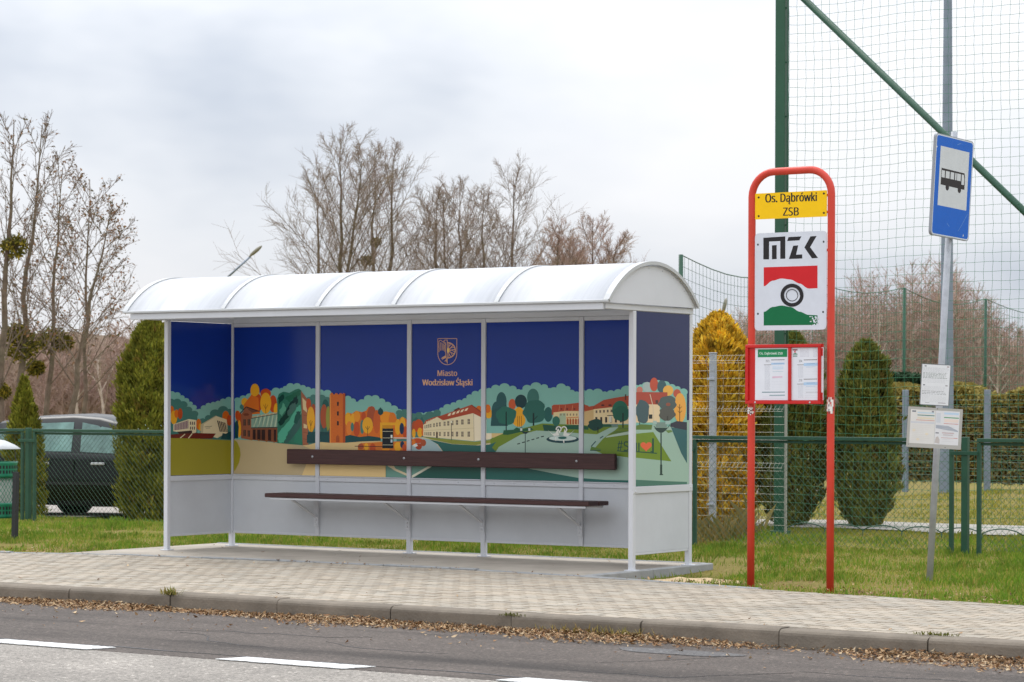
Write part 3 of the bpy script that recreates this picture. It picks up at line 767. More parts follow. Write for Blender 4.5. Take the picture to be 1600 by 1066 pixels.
for k in range(4): A.ell(740 + 58 * k, 612 + 10 * k, 7, 8, S(150, 100, 60))
A.poly([(938, 306), (950, 270), (985, 252), (1030, 262), (1076, 236), (1102, 230), (1120, 244), (1132, 658), (938, 642)], S(52, 118, 96))
def blotch(pts, col):
    """ragged ivy patch"""
    P = []
    for (p, q) in zip(pts, pts[1:] + pts[:1]):
        for k in range(5):
            t = k / 5; P.append((p[0] + (q[0] - p[0]) * t + rm.uniform(-5, 5), p[1] + (q[1] - p[1]) * t + rm.uniform(-5, 5)))
    A.poly(P, col)
blotch([(944, 300), (990, 262), (985, 320), (952, 345)], S(18, 66, 58)); blotch([(1000, 300), (1060, 262), (1112, 240), (1110, 280), (1030, 330)], S(36, 104, 78))
blotch([(985, 440), (1040, 330), (1085, 280), (1100, 330), (1020, 430), (990, 470)], S(12, 52, 50)); blotch([(1012, 420), (1040, 350), (1075, 330), (1080, 380), (1030, 430)], S(70, 110, 100))
blotch([(945, 480), (1000, 420), (1030, 440), (960, 515)], S(16, 60, 54)); blotch([(952, 410), (985, 340), (1005, 380), (975, 440)], S(96, 170, 140))
blotch([(944, 638), (946, 560), (1010, 490), (1090, 370), (1118, 350), (1118, 420), (1020, 560), (985, 640)], S(88, 176, 146))
blotch([(985, 640), (1030, 560), (1080, 470), (1118, 440), (1122, 500), (1060, 590), (1020, 645)], S(58, 98, 92)); blotch([(1060, 640), (1090, 560), (1122, 520), (1128, 650)], S(46, 128, 100))
blotch([(1060, 480), (1085, 400), (1115, 400), (1118, 440), (1080, 500)], S(30, 84, 74))
A.poly([(1119, 246), (1168, 312), (1174, 655), (1131, 659)], S(164, 100, 70))
A.poly([(1128, 296), (1164, 334), (1164, 412), (1134, 386)], S(222, 198, 148)); A.poly([(1138, 494), (1164, 506), (1164, 532), (1138, 528)], S(222, 198, 148))
for y in (430, 560, 610): A.line([(1137, y), (1168, y + 6)], 2.5, S(96, 54, 42))
A.ell(1176, 350, 19, 46, DORG); A.ell(1212, 440, 24, 96, RBR); tree(A, 1196, 468, 28, 92, YEL, 570, S(110, 70, 30)); A.ell(1290, 440, 26, 84, RBR); A.ell(1322, 470, 16, 84, S(150, 150, 60))
A.poly([(1170, 560), (1232, 556), (1345, 560), (1345, 640), (1170, 640)], TEAL_D)
for k in range(7): A.line([(1270 + k * 11, 500), (1270 + k * 11, 640)], 3, DKT)
A.poly([(610, 614), (760, 622), (940, 642), (1131, 660), (1174, 656), (1240, 638), (1345, 640), (1760, 640), (1760, 920), (610, 920)], SAND)
A.poly([(610, 614), (760, 622), (940, 642), (1131, 660), (1200, 690), (1160, 800), (1112, 920), (610, 920)], BEI)
A.poly([(610, 614), (636, 634), (656, 680), (662, 730), (650, 790), (622, 846), (610, 856)], OLV)
A.T = T5
A.bumps([(286, 300), (335, 304), (362, 336), (398, 350), (438, 312), (492, 290), (545, 310), (588, 336), (634, 364), (684, 394), (720, 402), (760, 410)], 640, TEAL_L)
A.bumps([(680, 420), (720, 398), (760, 402)], 640, TEAL_M); A.ell(110, 320, 40, 44, TEAL_M); A.ell(140, 360, 24, 50, S(36, 90, 84))
A.ell(130, 440, 26, 92, RBR); A.ell(162, 452, 18, 90, S(152, 150, 64)); tree(A, 30, 462, 30, 96, YEL, 560, S(110, 70, 30))
A.poly([(292, 440), (318, 412), (340, 420), (372, 398), (420, 408), (450, 396), (470, 366), (510, 368), (530, 420), (560, 408), (600, 404), (650, 412), (690, 470), (716, 448), (745, 452), (760, 470), (760, 610), (292, 610)], ORG)
for a in ((312, 462, 24, 52, YEL), (322, 530, 22, 54, S(232, 130, 50)), (350, 460, 16, 44, YEL), (380, 440, 24, 42, S(236, 150, 40)), (378, 536, 24, 56, DORG), (430, 440, 18, 36, DORG), (492, 440, 36, 78, RBR), (530, 480, 26, 90, S(206, 96, 40)), (600, 450, 44, 48, S(240, 150, 36)), (650, 470, 30, 60, S(226, 122, 36)), (690, 520, 22, 60, YEL), (726, 500, 22, 56, YEL), (745, 560, 18, 46, DORG), (345, 520, 12, 34, TEAL_M), (420, 520, 15, 54, TEAL_M), (720, 532, 17, 44, NAVY2)): A.ell(*a)
tree(A, 461, 508, 40, 62, YEL, 626, BLK)
A.poly([(540, 420), (552, 380), (558, 370), (566, 380), (580, 420)], TEAL_D); A.ell(559, 405, 20, 26, TEAL_D)
A.poly([(286, 590), (330, 580), (400, 596), (470, 588), (560, 600), (560, 640), (286, 640)], S(22, 74, 76))
A.poly([(0, 580), (60, 570), (120, 590), (180, 575), (180, 640), (0, 640)], S(22, 74, 76))
A.poly([(100, 634), (176, 640), (290, 640), (420, 630), (560, 626), (560, 700), (100, 700)], S(222, 192, 134))
A.poly([(388, 660), (410, 642), (574, 632), (762, 628), (762, 710), (388, 704)], S(216, 120, 44))
for a in ((410, 668, 22, 22, RBR), (452, 672, 16, 30, YEL), (500, 680, 22, 36, DORG), (600, 678, 30, 30, S(238, 150, 40)), (690, 670, 26, 36, YEL), (724, 654, 16, 26, NAVY2), (740, 680, 16, 30, DORG)): A.ell(*a)
A.line([(364, 666), (660, 670)], 5, S(70, 40, 40)); A.line([(560, 602), (760, 604)], 6, S(222, 222, 212))
A.rect(556, 488, 573, 605, YEL); A.rect(556, 486, 702, 506, YEL); A.rect(573, 506, 652, 536, S(206, 140, 30))
A.rect(573, 532, 656, 682, BLK); A.rect(636, 580, 650, 606, WHT); A.rect(636, 614, 650, 638, S(190, 206, 216))
for y in (554, 603, 656): A.line([(575, y), (654, y)], 4, S(196, 190, 160))
# tower
A.poly([(174, 278), (182, 262), (198, 262), (202, 274), (212, 274), (216, 264), (232, 264), (236, 274), (246, 274), (250, 264), (264, 264), (268, 274), (276, 264), (292, 266), (292, 640), (174, 640)], S(214, 108, 38))
A.poly([(274, 270), (292, 266), (292, 640), (274, 640)], S(182, 80, 34)); A.line([(180, 276), (180, 640)], 5, S(240, 160, 70))
for y in (345, 418, 492): A.rect(230, y - 16, 243, y + 16, BLK)
A.poly([(222, 636), (222, 594), (235, 582), (248, 594), (248, 636)], S(172, 80, 36))
for k in range(26): A.rect(188 + rm.uniform(0, 76), 290 + k * 13, 188 + rm.uniform(0, 76) + 9, 293 + k * 13, S(196, 92, 36)) if False else A.line([(190 + (k * 37) % 70, 290 + k * 13), (198 + (k * 37) % 70, 290 + k * 13)], 3, S(192, 90, 36))
# lower right forecourt shapes
A.poly([(590, 800), (760, 800), (760, 892), (664, 850)], S(226, 208, 170)); A.poly([(650, 800), (760, 800), (760, 874), (672, 836)], S(108, 150, 132))
# ---- bay three
A.bumps([(786, 446), (836, 432), (884, 424), (930, 424), (984, 414), (1006, 398), (1036, 376), (1090, 360), (1130, 340), (1180, 328), (1214, 306), (1250, 276), (1300, 258), (1370, 250)], 640, TEAL_L)
A.bumps([(780, 440), (820, 424), (870, 430), (900, 446), (960, 412), (1010, 404)], 640, TEAL_M)
A.poly([(800, 470), (826, 444), (850, 470), (870, 440), (884, 470), (884, 560), (800, 560)], S(52, 104, 100))
for a in ((812, 520, 20, 46, RBR), (845, 512, 36, 50, DORG), (808, 568, 14, 34, YEL), (855, 562, 20, 36, YEL), (880, 560, 14, 30, ORG)): A.ell(*a)
A.ell(1300, 385, 22, 26, ORG); A.ell(1320, 420, 30, 50, ORG)
A.poly([(786, 600), (900, 598), (1300, 640), (1560, 640), (1560, 720), (786, 720)], S(218, 206, 170))
A.poly([(786, 604), (880, 606), (935, 616), (984, 652), (1028, 712), (786, 712)], S(166, 190, 190))
for a in ((838, 624, 40, 20, DORG), (800, 634, 22, 24, S(220, 120, 44)), (880, 640, 22, 26, RBR), (846, 668, 24, 24, S(176, 70, 40)), (820, 660, 18, 10, WHT)): A.ell(*a)
A.poly([(880, 596), (1000, 606), (1270, 632), (1440, 612), (1452, 630), (1280, 658), (1100, 648), (930, 612)], S(146, 152, 66))
A.poly([(930, 616), (1100, 650), (1290, 660), (1400, 652), (1450, 720), (1040, 720), (990, 652)], PAT)
A.poly([(880, 503), (985, 440), (1030, 468), (1256, 414), (1332, 452), (1398, 486), (1398, 612), (1266, 628), (880, 592)], CREAM)
A.poly([(1256, 414), (1332, 452), (1398, 486), (1398, 612), (1266, 628)], S(246, 232, 200))
A.poly([(880, 505), (900, 470), (962, 446), (985, 440), (1010, 436), (1245, 352), (1300, 392), (1370, 450), (1398, 488), (1332, 452), (1256, 416), (1030, 470), (985, 444)], ROOF)
A.line([(1245, 352), (1300, 392), (1398, 486)], 5, S(120, 46, 36)); A.line([(880, 548), (1262, 528)], 3, S(206, 190, 140)); A.line([(1262, 420), (1266, 628)], 3, S(170, 150, 110))
for k in range(5): A.poly([(1064 + 32 * k, 438 - 9.5 * k), (1074 + 32 * k, 420 - 9.5 * k), (1094 + 32 * k, 412 - 9.5 * k), (1084 + 32 * k, 434 - 9.5 * k)], S(244, 226, 190))
for k in range(4): A.poly([(900 + 15 * k, 490 - 6 * k), (906 + 15 * k, 478 - 6 * k), (914 + 15 * k, 474 - 6 * k), (910 + 15 * k, 488 - 6 * k)], S(244, 226, 190))
A.poly([(1110, 392), (1150, 372), (1160, 380), (1120, 402)], S(100, 60, 50))
for k, x in enumerate((893, 907, 921, 936, 962, 984, 1006, 1042, 1070, 1101, 1136, 1177, 1225)):
    w = 5 + k * 0.45; hgt = 11 + k * 0.7; y = 520 - k * 3.4
    A.rect(x - w * 0.8, y - hgt, x + w * 0.8, y + hgt, S(78, 66, 66)); A.line([(x, y - hgt), (x, y + hgt)], 2.2, CREAM); A.line([(x - w, y), (x + w, y)], 2, CREAM)
    if x == 984: A.poly([(978, 602), (978, 562), (984, 552), (990, 562), (990, 602)], S(70, 44, 40)); continue
    y = 572 + k * 0.2; A.rect(x - w * 0.8, y - hgt, x + w * 0.8, y + hgt, S(78, 66, 66)); A.line([(x, y - hgt), (x, y + hgt)], 2.2, CREAM); A.line([(x - w, y), (x + w, y)], 2, CREAM)
A.line([(1094, 480), (1094, 622)], 4, S(70, 64, 60)); A.ell(1094, 482, 7, 9, S(240, 236, 210))
A.poly([(790, 912), (952, 812), (1600, 812), (1600, 935), (790, 935)], S(36, 90, 80)); A.poly([(786, 892), (935, 806), (958, 812), (806, 900), (786, 912)], S(226, 222, 200)); A.poly([(780, 800), (940, 800), (790, 890), (780, 890)], S(112, 158, 142))
# crest and town name
CR = S(226, 176, 138)
def TC(x, y): return (620 + x / 7.612, 500 + y / 7.614)
A.T = TC
n = 16
bot = [(602 + 112 * math.cos(t), 400 + 134 * math.sin(t)) for t in np.linspace(0, PI, n)]
sh_out = [(490, 222), (714, 222)] + bot
A.line(sh_out + [(490, 222)], 7, CR)
A.ring(606, 362, 84, 97, CR, 22, -PI / 2, PI / 2); A.ring(606, 362, 20, 32, CR, 14, -PI / 2, PI / 2)
for k in range(5):
    t = -PI / 2 + PI * (k + 0.5) / 5; A.line([(606 + 28 * math.cos(t), 362 + 28 * math.sin(t)), (606 + 88 * math.cos(t - 0.12), 362 + 88 * math.sin(t - 0.12))], 9, CR); A.line([(606 + 50 * math.cos(t), 362 + 50 * math.sin(t)), (606 + 88 * math.cos(t + 0.22), 362 + 88 * math.sin(t + 0.22))], 6, CR)
A.line([(602, 236), (602, 520)], 8, CR); A.line([(598, 240), (572, 240), (558, 256), (576, 264), (584, 290), (578, 330), (588, 440), (600, 505)], 7, CR)
A.line([(586, 296), (556, 262), (520, 240), (504, 256), (503, 330)], 7, CR)
for k, (x, y) in enumerate(((503, 300), (520, 286), (537, 290), (554, 300), (570, 316))): A.line([(x, y - 20), (x + 4, y + 40), (x + 1, y + 84 - 6 * k)], 7, CR)
A.poly([(586, 420), (548, 442), (526, 462), (548, 458), (536, 478), (566, 462), (590, 450)], CR); A.poly([(590, 470), (566, 496), (586, 490), (592, 508)], CR)
A.ell(612, 362, 13, 26, S(246, 214, 120))
A.text('Miasto', 486, 598, 716, 668, CR, 0.03); A.text('Wodzisław Śląski', 306, 688, 898, 800, CR, 0.03)
# ---- bays four and five
A.T = T6
A.bumps([(90, 232), (128, 212), (182, 198), (250, 200), (296, 218), (330, 242), (346, 216), (400, 196), (470, 190), (515, 206), (540, 236), (580, 204), (640, 192), (666, 222), (700, 248), (736, 240), (784, 232), (832, 230), (896, 240), (930, 246), (980, 236), (1030, 230), (1100, 206)], 520, TEAL_L)
A.ell(106, 384, 26, 34, YEL); A.ell(100, 350, 20, 30, ORG)
A.ell(195, 300, 36, 66, S(44, 92, 92)); A.ell(160, 370, 34, 70, S(44, 92, 92)); A.poly([(120, 470), (130, 360), (230, 320), (240, 470)], S(40, 86, 86))
A.ell(270, 320, 26, 38, S(206, 92, 50)); A.ell(330, 300, 42, 48, S(24, 62, 66))
cloudtree(A, 316, 385, 42, 44, YEL, 1); A.ell(316, 430, 46, 46, YEL)
for x in (308, 320, 334): A.line([(x, 400), (x, 478)], 3.5, S(150, 90, 30))
cloudtree(A, 228, 398, 70, 64, S(44, 110, 94), 2); A.line([(228, 370), (228, 546)], 7, BLK)
A.ell(520, 390, 30, 52, S(38, 96, 90)); A.ell(415, 272, 42, 62, S(62, 118, 108)); cloudtree(A, 425, 370, 76, 84, S(44, 104, 92), 3); A.line([(418, 380), (418, 512)], 11, S(20, 44, 44)); A.line([(418, 430), (446, 400)], 5, S(20, 44, 44))
# houses round the square
A.poly([(545, 392), (545, 330), (560, 322), (640, 320), (732, 308), (800, 330), (800, 392)], ROOF)
A.poly([(556, 376), (640, 366), (736, 366), (800, 360), (800, 470), (556, 450)], S(232, 208, 154)); A.poly([(596, 384), (642, 380), (642, 462), (596, 456)], S(178, 196, 160))
for k in range(5): A.poly([(648 + 19 * k, 458), (648 + 19 * k, 426), (655 + 19 * k, 416), (662 + 19 * k, 426), (662 + 19 * k, 460)], S(180, 92, 46))
A.line([(644, 414), (740, 408)], 5, S(214, 120, 56))
for k in range(6): A.rect(604 + 22 * k, 384, 612 + 22 * k, 398, S(140, 120, 96))
for x in (600, 640, 690): A.line([(x, 326), (x - 6, 366)], 3, S(214, 140, 100)); A.ell(x + 12, 352, 7, 5, S(90, 40, 34))
A.poly([(770, 372), (784, 338), (838, 330), (905, 290), (985, 274), (1100, 256), (1100, 345), (836, 362)], ROOF); A.line([(838, 330), (836, 360)], 4, S(130, 56, 40))
A.poly([(772, 370), (836, 356), (836, 462), (772, 462)], S(214, 180, 124)); A.poly([(836, 354), (960, 340), (1100, 330), (1100, 456), (836, 456)], S(238, 214, 164))
for x in (900, 950, 1010): A.ell(x, 326, 12, 6, S(80, 36, 32))
for k in range(7): A.rect(850 + 26 * k, 362 - 1.5 * k, 862 + 26 * k, 380 - 1.5 * k, S(110, 96, 84))
for k in range(6): A.rect(848 + 34 * k, 408, 862 + 34 * k, 446, S(52, 44, 44))
A.line([(930, 398), (985, 395)], 5, BLK); A.rect(942, 402, 962, 444, S(220, 216, 196)); A.rect(1054, 250, 1062, 290, S(90, 50, 44))
A.poly([(120, 640), (120, 560), (210, 522), (330, 490), (480, 452), (790, 466), (1000, 462), (1100, 462), (1100, 640)], GRN)
A.poly([(205, 530), (212, 500), (280, 496), (300, 480), (340, 492), (400, 480), (420, 496), (330, 512), (240, 532)], S(36, 92, 62))
A.poly([(482, 460), (600, 470), (610, 486), (600, 506), (492, 506)], S(34, 84, 66)); A.poly([(636, 466), (740, 462), (800, 476), (800, 496), (640, 492)], S(34, 90, 66)); A.ell(576, 436, 26, 34, S(48, 110, 92))
cloudtree(A, 850, 462, 54, 40, S(26, 70, 62), 4); A.line([(866, 480), (866, 516)], 6, BLK); A.poly([(900, 458), (960, 458), (960, 476), (900, 476)], S(36, 90, 66)); A.poly([(960, 456), (1005, 456), (1004, 476), (962, 476)], S(110, 140, 132))
A.ell(1020, 360, 56, 66, S(38, 112, 88)); cloudtree(A, 1030, 385, 64, 52, S(34, 100, 80), 5); A.line([(1040, 380), (1040, 492)], 9, S(30, 44, 40))
# plaza
A.poly([(60, 612), (120, 596), (160, 580), (130, 620), (160, 650), (60, 650)], PAT)
A.poly([(150, 660), (178, 616), (330, 530), (440, 502), (560, 508), (730, 520), (860, 528), (950, 482), (1010, 476), (985, 500), (940, 528), (900, 560), (830, 640), (1100, 690), (1100, 870), (90, 870), (90, 700)], PLZ)
A.poly([(952, 526), (990, 504), (1100, 502), (1100, 520), (1010, 522)], S(96, 124, 56)); A.poly([(1005, 494), (1020, 482), (1100, 482), (1100, 494)], S(96, 124, 56))
A.poly([(985, 526), (1100, 504), (1100, 526), (960, 546), (905, 562), (880, 590), (930, 540)], S(186, 206, 186))
A.poly([(845, 640), (880, 586), (912, 552), (1000, 540), (1100, 528), (1100, 692), (900, 664)], S(116, 142, 50))
for k in range(6): A.line([(306 + 33 * k, 596 - 10 * k), (326 + 33 * k, 591 - 10 * k)], 7, S(40, 50, 52))
A.ell(622, 562, 114, 27, S(40, 72, 78)); A.ell(622, 555, 96, 18, S(206, 222, 214)); A.ell(620, 552, 30, 10, PAT)
for s_ in (-1, 1):
    cx = 612 + s_ * 18 if s_ < 0 else 632
    A.ring(cx, 492, 13, 21, WHT, 16, PI * 0.9 if s_ < 0 else PI * 1.1, PI * 2.4 if s_ < 0 else PI * 2.1)
    A.poly([(612 + s_ * 14, 536), (612 + s_ * 50, 540), (612 + s_ * 94, 498), (612 + s_ * 60, 524), (612 + s_ * 40, 520), (612 + s_ * 24, 490)], WHT)
A.line([(590, 490), (604, 520)], 8, WHT); A.line([(654, 492), (640, 520)], 8, WHT); A.line([(628, 566), (630, 586)], 8, WHT); A.line([(574, 548), (574, 572)], 6, WHT)
def lamp(A, x, y0, y1, w):
    A.line([(x, y0), (x, y1)], w, S(34, 54, 56)); A.poly([(x - 24, y0), (x + 24, y0), (x + 10, y0 + 14), (x - 10, y0 + 14)], S(34, 54, 56))
    for d in (-28, 28): A.line([(x, y0 + 4), (x + d, y0 - 4)], 4, S(34, 54, 56)); A.rect(x + d - 7, y0 - 26, x + d + 7, y0 - 6, S(206, 220, 210)); A.line([(x + d - 9, y0 - 27), (x + d + 9, y0 - 27)], 4, S(34, 54, 56))
lamp(A, 362, 510, 660, 5)
A.poly([(812, 640), (820, 612), (888, 630), (884, 644)], S(92, 128, 60)); A.line([(820, 612), (852, 576)], 7, S(44, 80, 84)); A.line([(812, 640), (886, 640)], 4, S(40, 70, 60)); A.line([(880, 556), (904, 540)], 7, S(44, 80, 84))
LT = S(44, 84, 72)
for (p, q) in (((1016, 574), (1006, 640)), ((1032, 572), (1022, 640)), ((1004, 594), (1040, 590)), ((1002, 620), (1038, 616))): A.line([p, q], 6, LT)
A.line([(1078, 582), (1054, 580), (1048, 594), (1054, 606), (1074, 612), (1080, 628), (1070, 640), (1046, 638)], 8, LT)
A.line([(1000, 642), (1100, 652)], 6, LT)
A.poly([(90, 764), (380, 764), (560, 800), (730, 830), (920, 844), (1100, 848), (1100, 890), (90, 890)], S(46, 104, 96)); A.poly([(60, 880), (60, 690), (160, 720), (370, 764), (90, 770)], S(46, 104, 96))
# ---- right panel
A = right; A.T = T6; A.rect(1090, 430, 1500, 900, PLZ)
A.bumps([(1110, 214), (1145, 188), (1176, 200), (1215, 170), (1250, 196), (1310, 160), (1350, 200), (1400, 196), (1430, 220), (1480, 240)], 520, TEAL_L)
for a in ((1205, 200, 31, 36, S(170, 186, 182)), (1252, 182, 29, 48, S(196, 84, 60)), (1306, 196, 32, 44, S(62, 96, 104)), (1350, 224, 36, 36, S(240, 182, 84)), (1412, 244, 26, 30, S(196, 90, 66)), (1152, 220, 22, 24, S(200, 120, 104))): A.ell(*a)
A.poly([(1110, 234), (1345, 236), (1345, 300), (1300, 322), (1110, 325)], S(176, 76, 60))
A.poly([(1180, 318), (1292, 322), (1292, 446), (1120, 446), (1120, 322)], S(232, 206, 166)); A.line([(1224, 250), (1244, 330), (1250, 440)], 5, S(216, 196, 170)); A.rect(1215, 390, 1240, 420, S(50, 52, 52)); A.rect(1262, 290, 1280, 316, S(90, 60, 56))
A.ell(1432, 345, 42, 104, S(240, 172, 78)); A.line([(1430, 320), (1430, 445)], 5, S(90, 60, 40))
for y in (350, 380): A.line([(1416, y - 16), (1430, y), (1446, y - 16)], 3, S(90, 60, 40))
cloudtree(A, 1172, 370, 46, 84, S(74, 96, 102), 6); A.line([(1152, 440), (1152, 462)], 6, S(70, 80, 80))
cloudtree(A, 1345, 312, 62, 52, S(84, 98, 98), 7); cloudtree(A, 1342, 385, 56, 50, S(92, 92, 88), 8); A.ell(1350, 320, 16, 12, S(150, 86, 70)); A.line([(1345, 400), (1345, 440)], 10, S(70, 70, 66))
A.poly([(1362, 500), (1366, 452), (1410, 436), (1480, 444), (1480, 520)], S(60, 62, 76))
A.poly([(1100, 470), (1240, 460), (1380, 478), (1480, 510), (1480, 880), (1100, 880)], PLZ)
A.poly([(1100, 496), (1100, 476), (1160, 458), (1240, 462), (1234, 496)], S(100, 126, 66))
A.poly([(1100, 526), (1246, 512), (1372, 716), (1100, 688)], S(118, 144, 56)); A.poly([(1330, 500), (1370, 498), (1380, 510), (1350, 520)], S(110, 140, 80))
A.poly([(1368, 478), (1480, 500), (1480, 730), (1440, 660)], S(62, 106, 110))
A.line([(1146, 586), (1146, 646)], 9, LT); A.line([(1130, 586), (1130, 644)], 8, LT); A.line([(1244, 556), (1244, 656)], 12, LT); A.line([(1226, 600), (1244, 600)], 8, LT); A.line([(1226, 648), (1244, 648)], 8, LT); A.line([(1124, 648), (1272, 660)], 7, LT)
hp = [(1196 + 2.35 * 16 * math.sin(t) ** 3 * 1.05, 610 - 2.3 * (13 * math.cos(t) - 5 * math.cos(2 * t) - 2 * math.cos(3 * t) - math.cos(4 * t))) for t in np.linspace(0, 2 * PI, 30, endpoint=False)]
A.poly(hp, S(232, 108, 76))
A.line([(1300, 500), (1300, 740)], 9, S(52, 72, 70)); A.rect(1293, 738, 1308, 808, S(52, 72, 70)); A.rect(1290, 804, 1314, 811, S(52, 72, 70))
A.poly([(1252, 482), (1348, 482), (1332, 502), (1312, 516), (1288, 516), (1268, 502)], S(52, 72, 70)); A.rect(1262, 444, 1340, 480, S(128, 150, 142)); A.rect(1244, 434, 1270, 458, S(168, 192, 184)); A.rect(1330, 434, 1366, 458, S(168, 196, 190)); A.line([(1250, 470), (1262, 484)], 4, S(52, 72, 70)); A.line([(1360, 462), (1346, 484)], 4, S(52, 72, 70))
A.poly([(1100, 842), (1300, 852), (1480, 858), (1480, 890), (1100, 890)], S(84, 126, 112))
# ---- the panels themselves
for k in range(5):
    b = MB(); b.col = NAVY
    x0, x1 = BAYS[k] + HW + 0.001, BAYS[k + 1] - HW - 0.001
    b.box(x0, x1, YB - 0.006, YB + 0.006, 0.700, 2.150)
    back.emit(b, x0 + 0.001, x1 - 0.001, 0.709, 2.149)
    b.build('mural_panel', M['print'], sh)
for A, x, nm in ((left, XL, 0), (right, 0.012, 1)):
    b = MB(); b.col = NAVY if not nm else S(40, 46, 88); b.box(x - 0.006, x + 0.006, HW + 0.001, YB - HW - 0.001, 0.704 if not nm else 0.707, 2.183)
    A.emit(b, HW + 0.003, YB - HW - 0.003, 0.708, 2.18); b.build('mural_panel', M['print'], sh)
# ------------------------------------------------------------------ red bus stop sign on a hooped frame
YS = -0.842
s0 = on_y(1173, 913, YS); xl, xr = float(s0[0]), float(on_y(1297, 916.5, YS)[0])
rs = thing('bus_stop_sign', ((xl + xr) / 2, YS, -0.05), 'red hooped bus stop frame with yellow name plate, white operator plate and timetable case', 'bus stop sign')
R_T = 0.029; HT = 3.20; RC = 0.19
pts = [(xl, YS, -0.06), (xl, YS, 1.0), (xl, YS, HT - RC)]
pts += [(xl + RC - RC * math.cos(t), YS, HT - RC + RC * math.sin(t)) for t in np.linspace(0, PI / 2, 9)[1:]]
pts += [(xr - RC + RC * math.sin(t), YS, HT - RC + RC * math.cos(t)) for t in np.linspace(0, PI / 2, 9)]
pts += [(xr, YS, 1.0), (xr, YS, -0.06)]
b = MB(); b.tube(pts, R_T, 12); b.build('hoop_frame', M['red_paint'], rs)
YPL = YS - 0.012
def face_art(y): return Art(lambda px, py: tuple(on_y(px, py, y)[[0, 2]]), lambda u, v, w: (u, y - 0.0003 - w, v))
YELS = S(250, 200, 16); INK = S(44, 42, 44); REDS = S(206, 38, 44); GRNS = S(20, 108, 66); WPL = S(214, 218, 226)
def plate(name, x0, x1, z0, z1, y, col, art, rad=0.012, th=0.004, extra=None, mats=None):
    b = MB(); pl = []
    for cx, cz, a0 in ((x1 - rad, z1 - rad, 0), (x0 + rad, z1 - rad, PI / 2), (x0 + rad, z0 + rad, PI), (x1 - rad, z0 + rad, 1.5 * PI)):
        for k in range(5): t = a0 + PI / 2 * k / 4; pl.append((cx + rad * math.cos(t), cz + rad * math.sin(t)))
    b.col = col; b.prism(pl, y, y + th, lambda u, v, w: (u, w, v))
    if art: art.emit(b)
    if extra: extra(b)
    return b.build(name, mats or M['sign_print'], rs)
def TS(x, y): return (1150 + x / 3.5556, 240 + y / 3.5533)
A = face_art(YPL); A.T = TS
A.text('Os. Dąbrówki', 164, 222, 448, 286, INK, 0.028, -0.028); A.text('ZSB', 262, 300, 348, 346, INK, 0.028, -0.02)
for (x, y) in ((126, 244), (488, 222), (126, 348), (488, 330)): A.ell(x, y, 6, 6, S(70, 50, 30))
px0, px1 = xl + R_T + 0.004, xr - R_T - 0.004
plate('name_plate', px0, px1, 2.835, 3.036, YPL, YELS, A, 0.006)
A = face_art(YPL); A.T = TS
K = INK
A.poly([(152, 468), (274, 460), (274, 492), (246, 494), (246, 486), (184, 489), (184, 588), (152, 588)], K); A.poly([(200, 510), (226, 508), (226, 586), (200, 587)], K); A.poly([(246, 494), (274, 492), (274, 584), (246, 585)], K)
A.poly([(292, 464), (364, 460), (352, 482), (284, 486)], K); A.poly([(318, 512), (346, 510), (334, 562), (368, 560), (368, 583), (294, 586)], K)
A.poly([(414, 460), (448, 458), (412, 520), (456, 580), (422, 582), (380, 522)], K)
w1 = [(154 + 298 * t, 738 - 46 * math.sin(PI * min(1, t * 1.0) * 0.9 + 0.0) if False else 0) for t in (0,)]
def wave(x0, x1, ys, n=26):
    P = []
    for k in range(n + 1):
        t = k / n * (len(ys) - 1); i = min(int(t), len(ys) - 2); f = t - i; f = f * f * (3 - 2 * f); P.append((x0 + (x1 - x0) * k / n, ys[i] + (ys[i + 1] - ys[i]) * f))
    return P
A.poly([(154, 632), (453, 622)] + wave(453, 154, [748, 750, 722, 700, 694, 706, 738]), REDS)
A.poly([(154, 955)] + wave(154, 453, [880, 852, 844, 852, 878, 896, 898]) + [(453, 952)], GRNS)
A.ring(312, 787, 44, 64, K, 36); A.ring(312, 787, 30, 34, K, 30)
rr = random.Random(2)
for k in range(24): x, y = 432 + rr.uniform(-22, 30), 926 + rr.uniform(-22, 34); A.ell(x, y, rr.uniform(2, 7), rr.uniform(2, 6), WPL, 7)
for k in range(14): x, y = 436 + rr.uniform(-20, 24), 930 + rr.uniform(-20, 26); A.ell(x, y, rr.uniform(1, 3), rr.uniform(1, 3), S(150, 140, 120), 6)
for (x, y) in ((122, 506), (487, 490), (122, 890), (484, 880)): A.ell(x, y, 5, 6, S(60, 60, 62))
plate('operator_plate', px0, px1, 1.972, 2.727, YPL, WPL, A, 0.03)
# small lugs tying the plates to the poles
for z in (2.87, 3.0, 2.06, 2.58):
    for x, s_ in ((xl, 1), (xr, -1)):
        b = MB(); b.rbox(min(x, x + s_ * 0.046), max(x, x + s_ * 0.046), YS - 0.0075, YS + 0.004, z - 0.01, z + 0.01, 0.002); b.build('fixing_lug', M['red_paint'], rs)
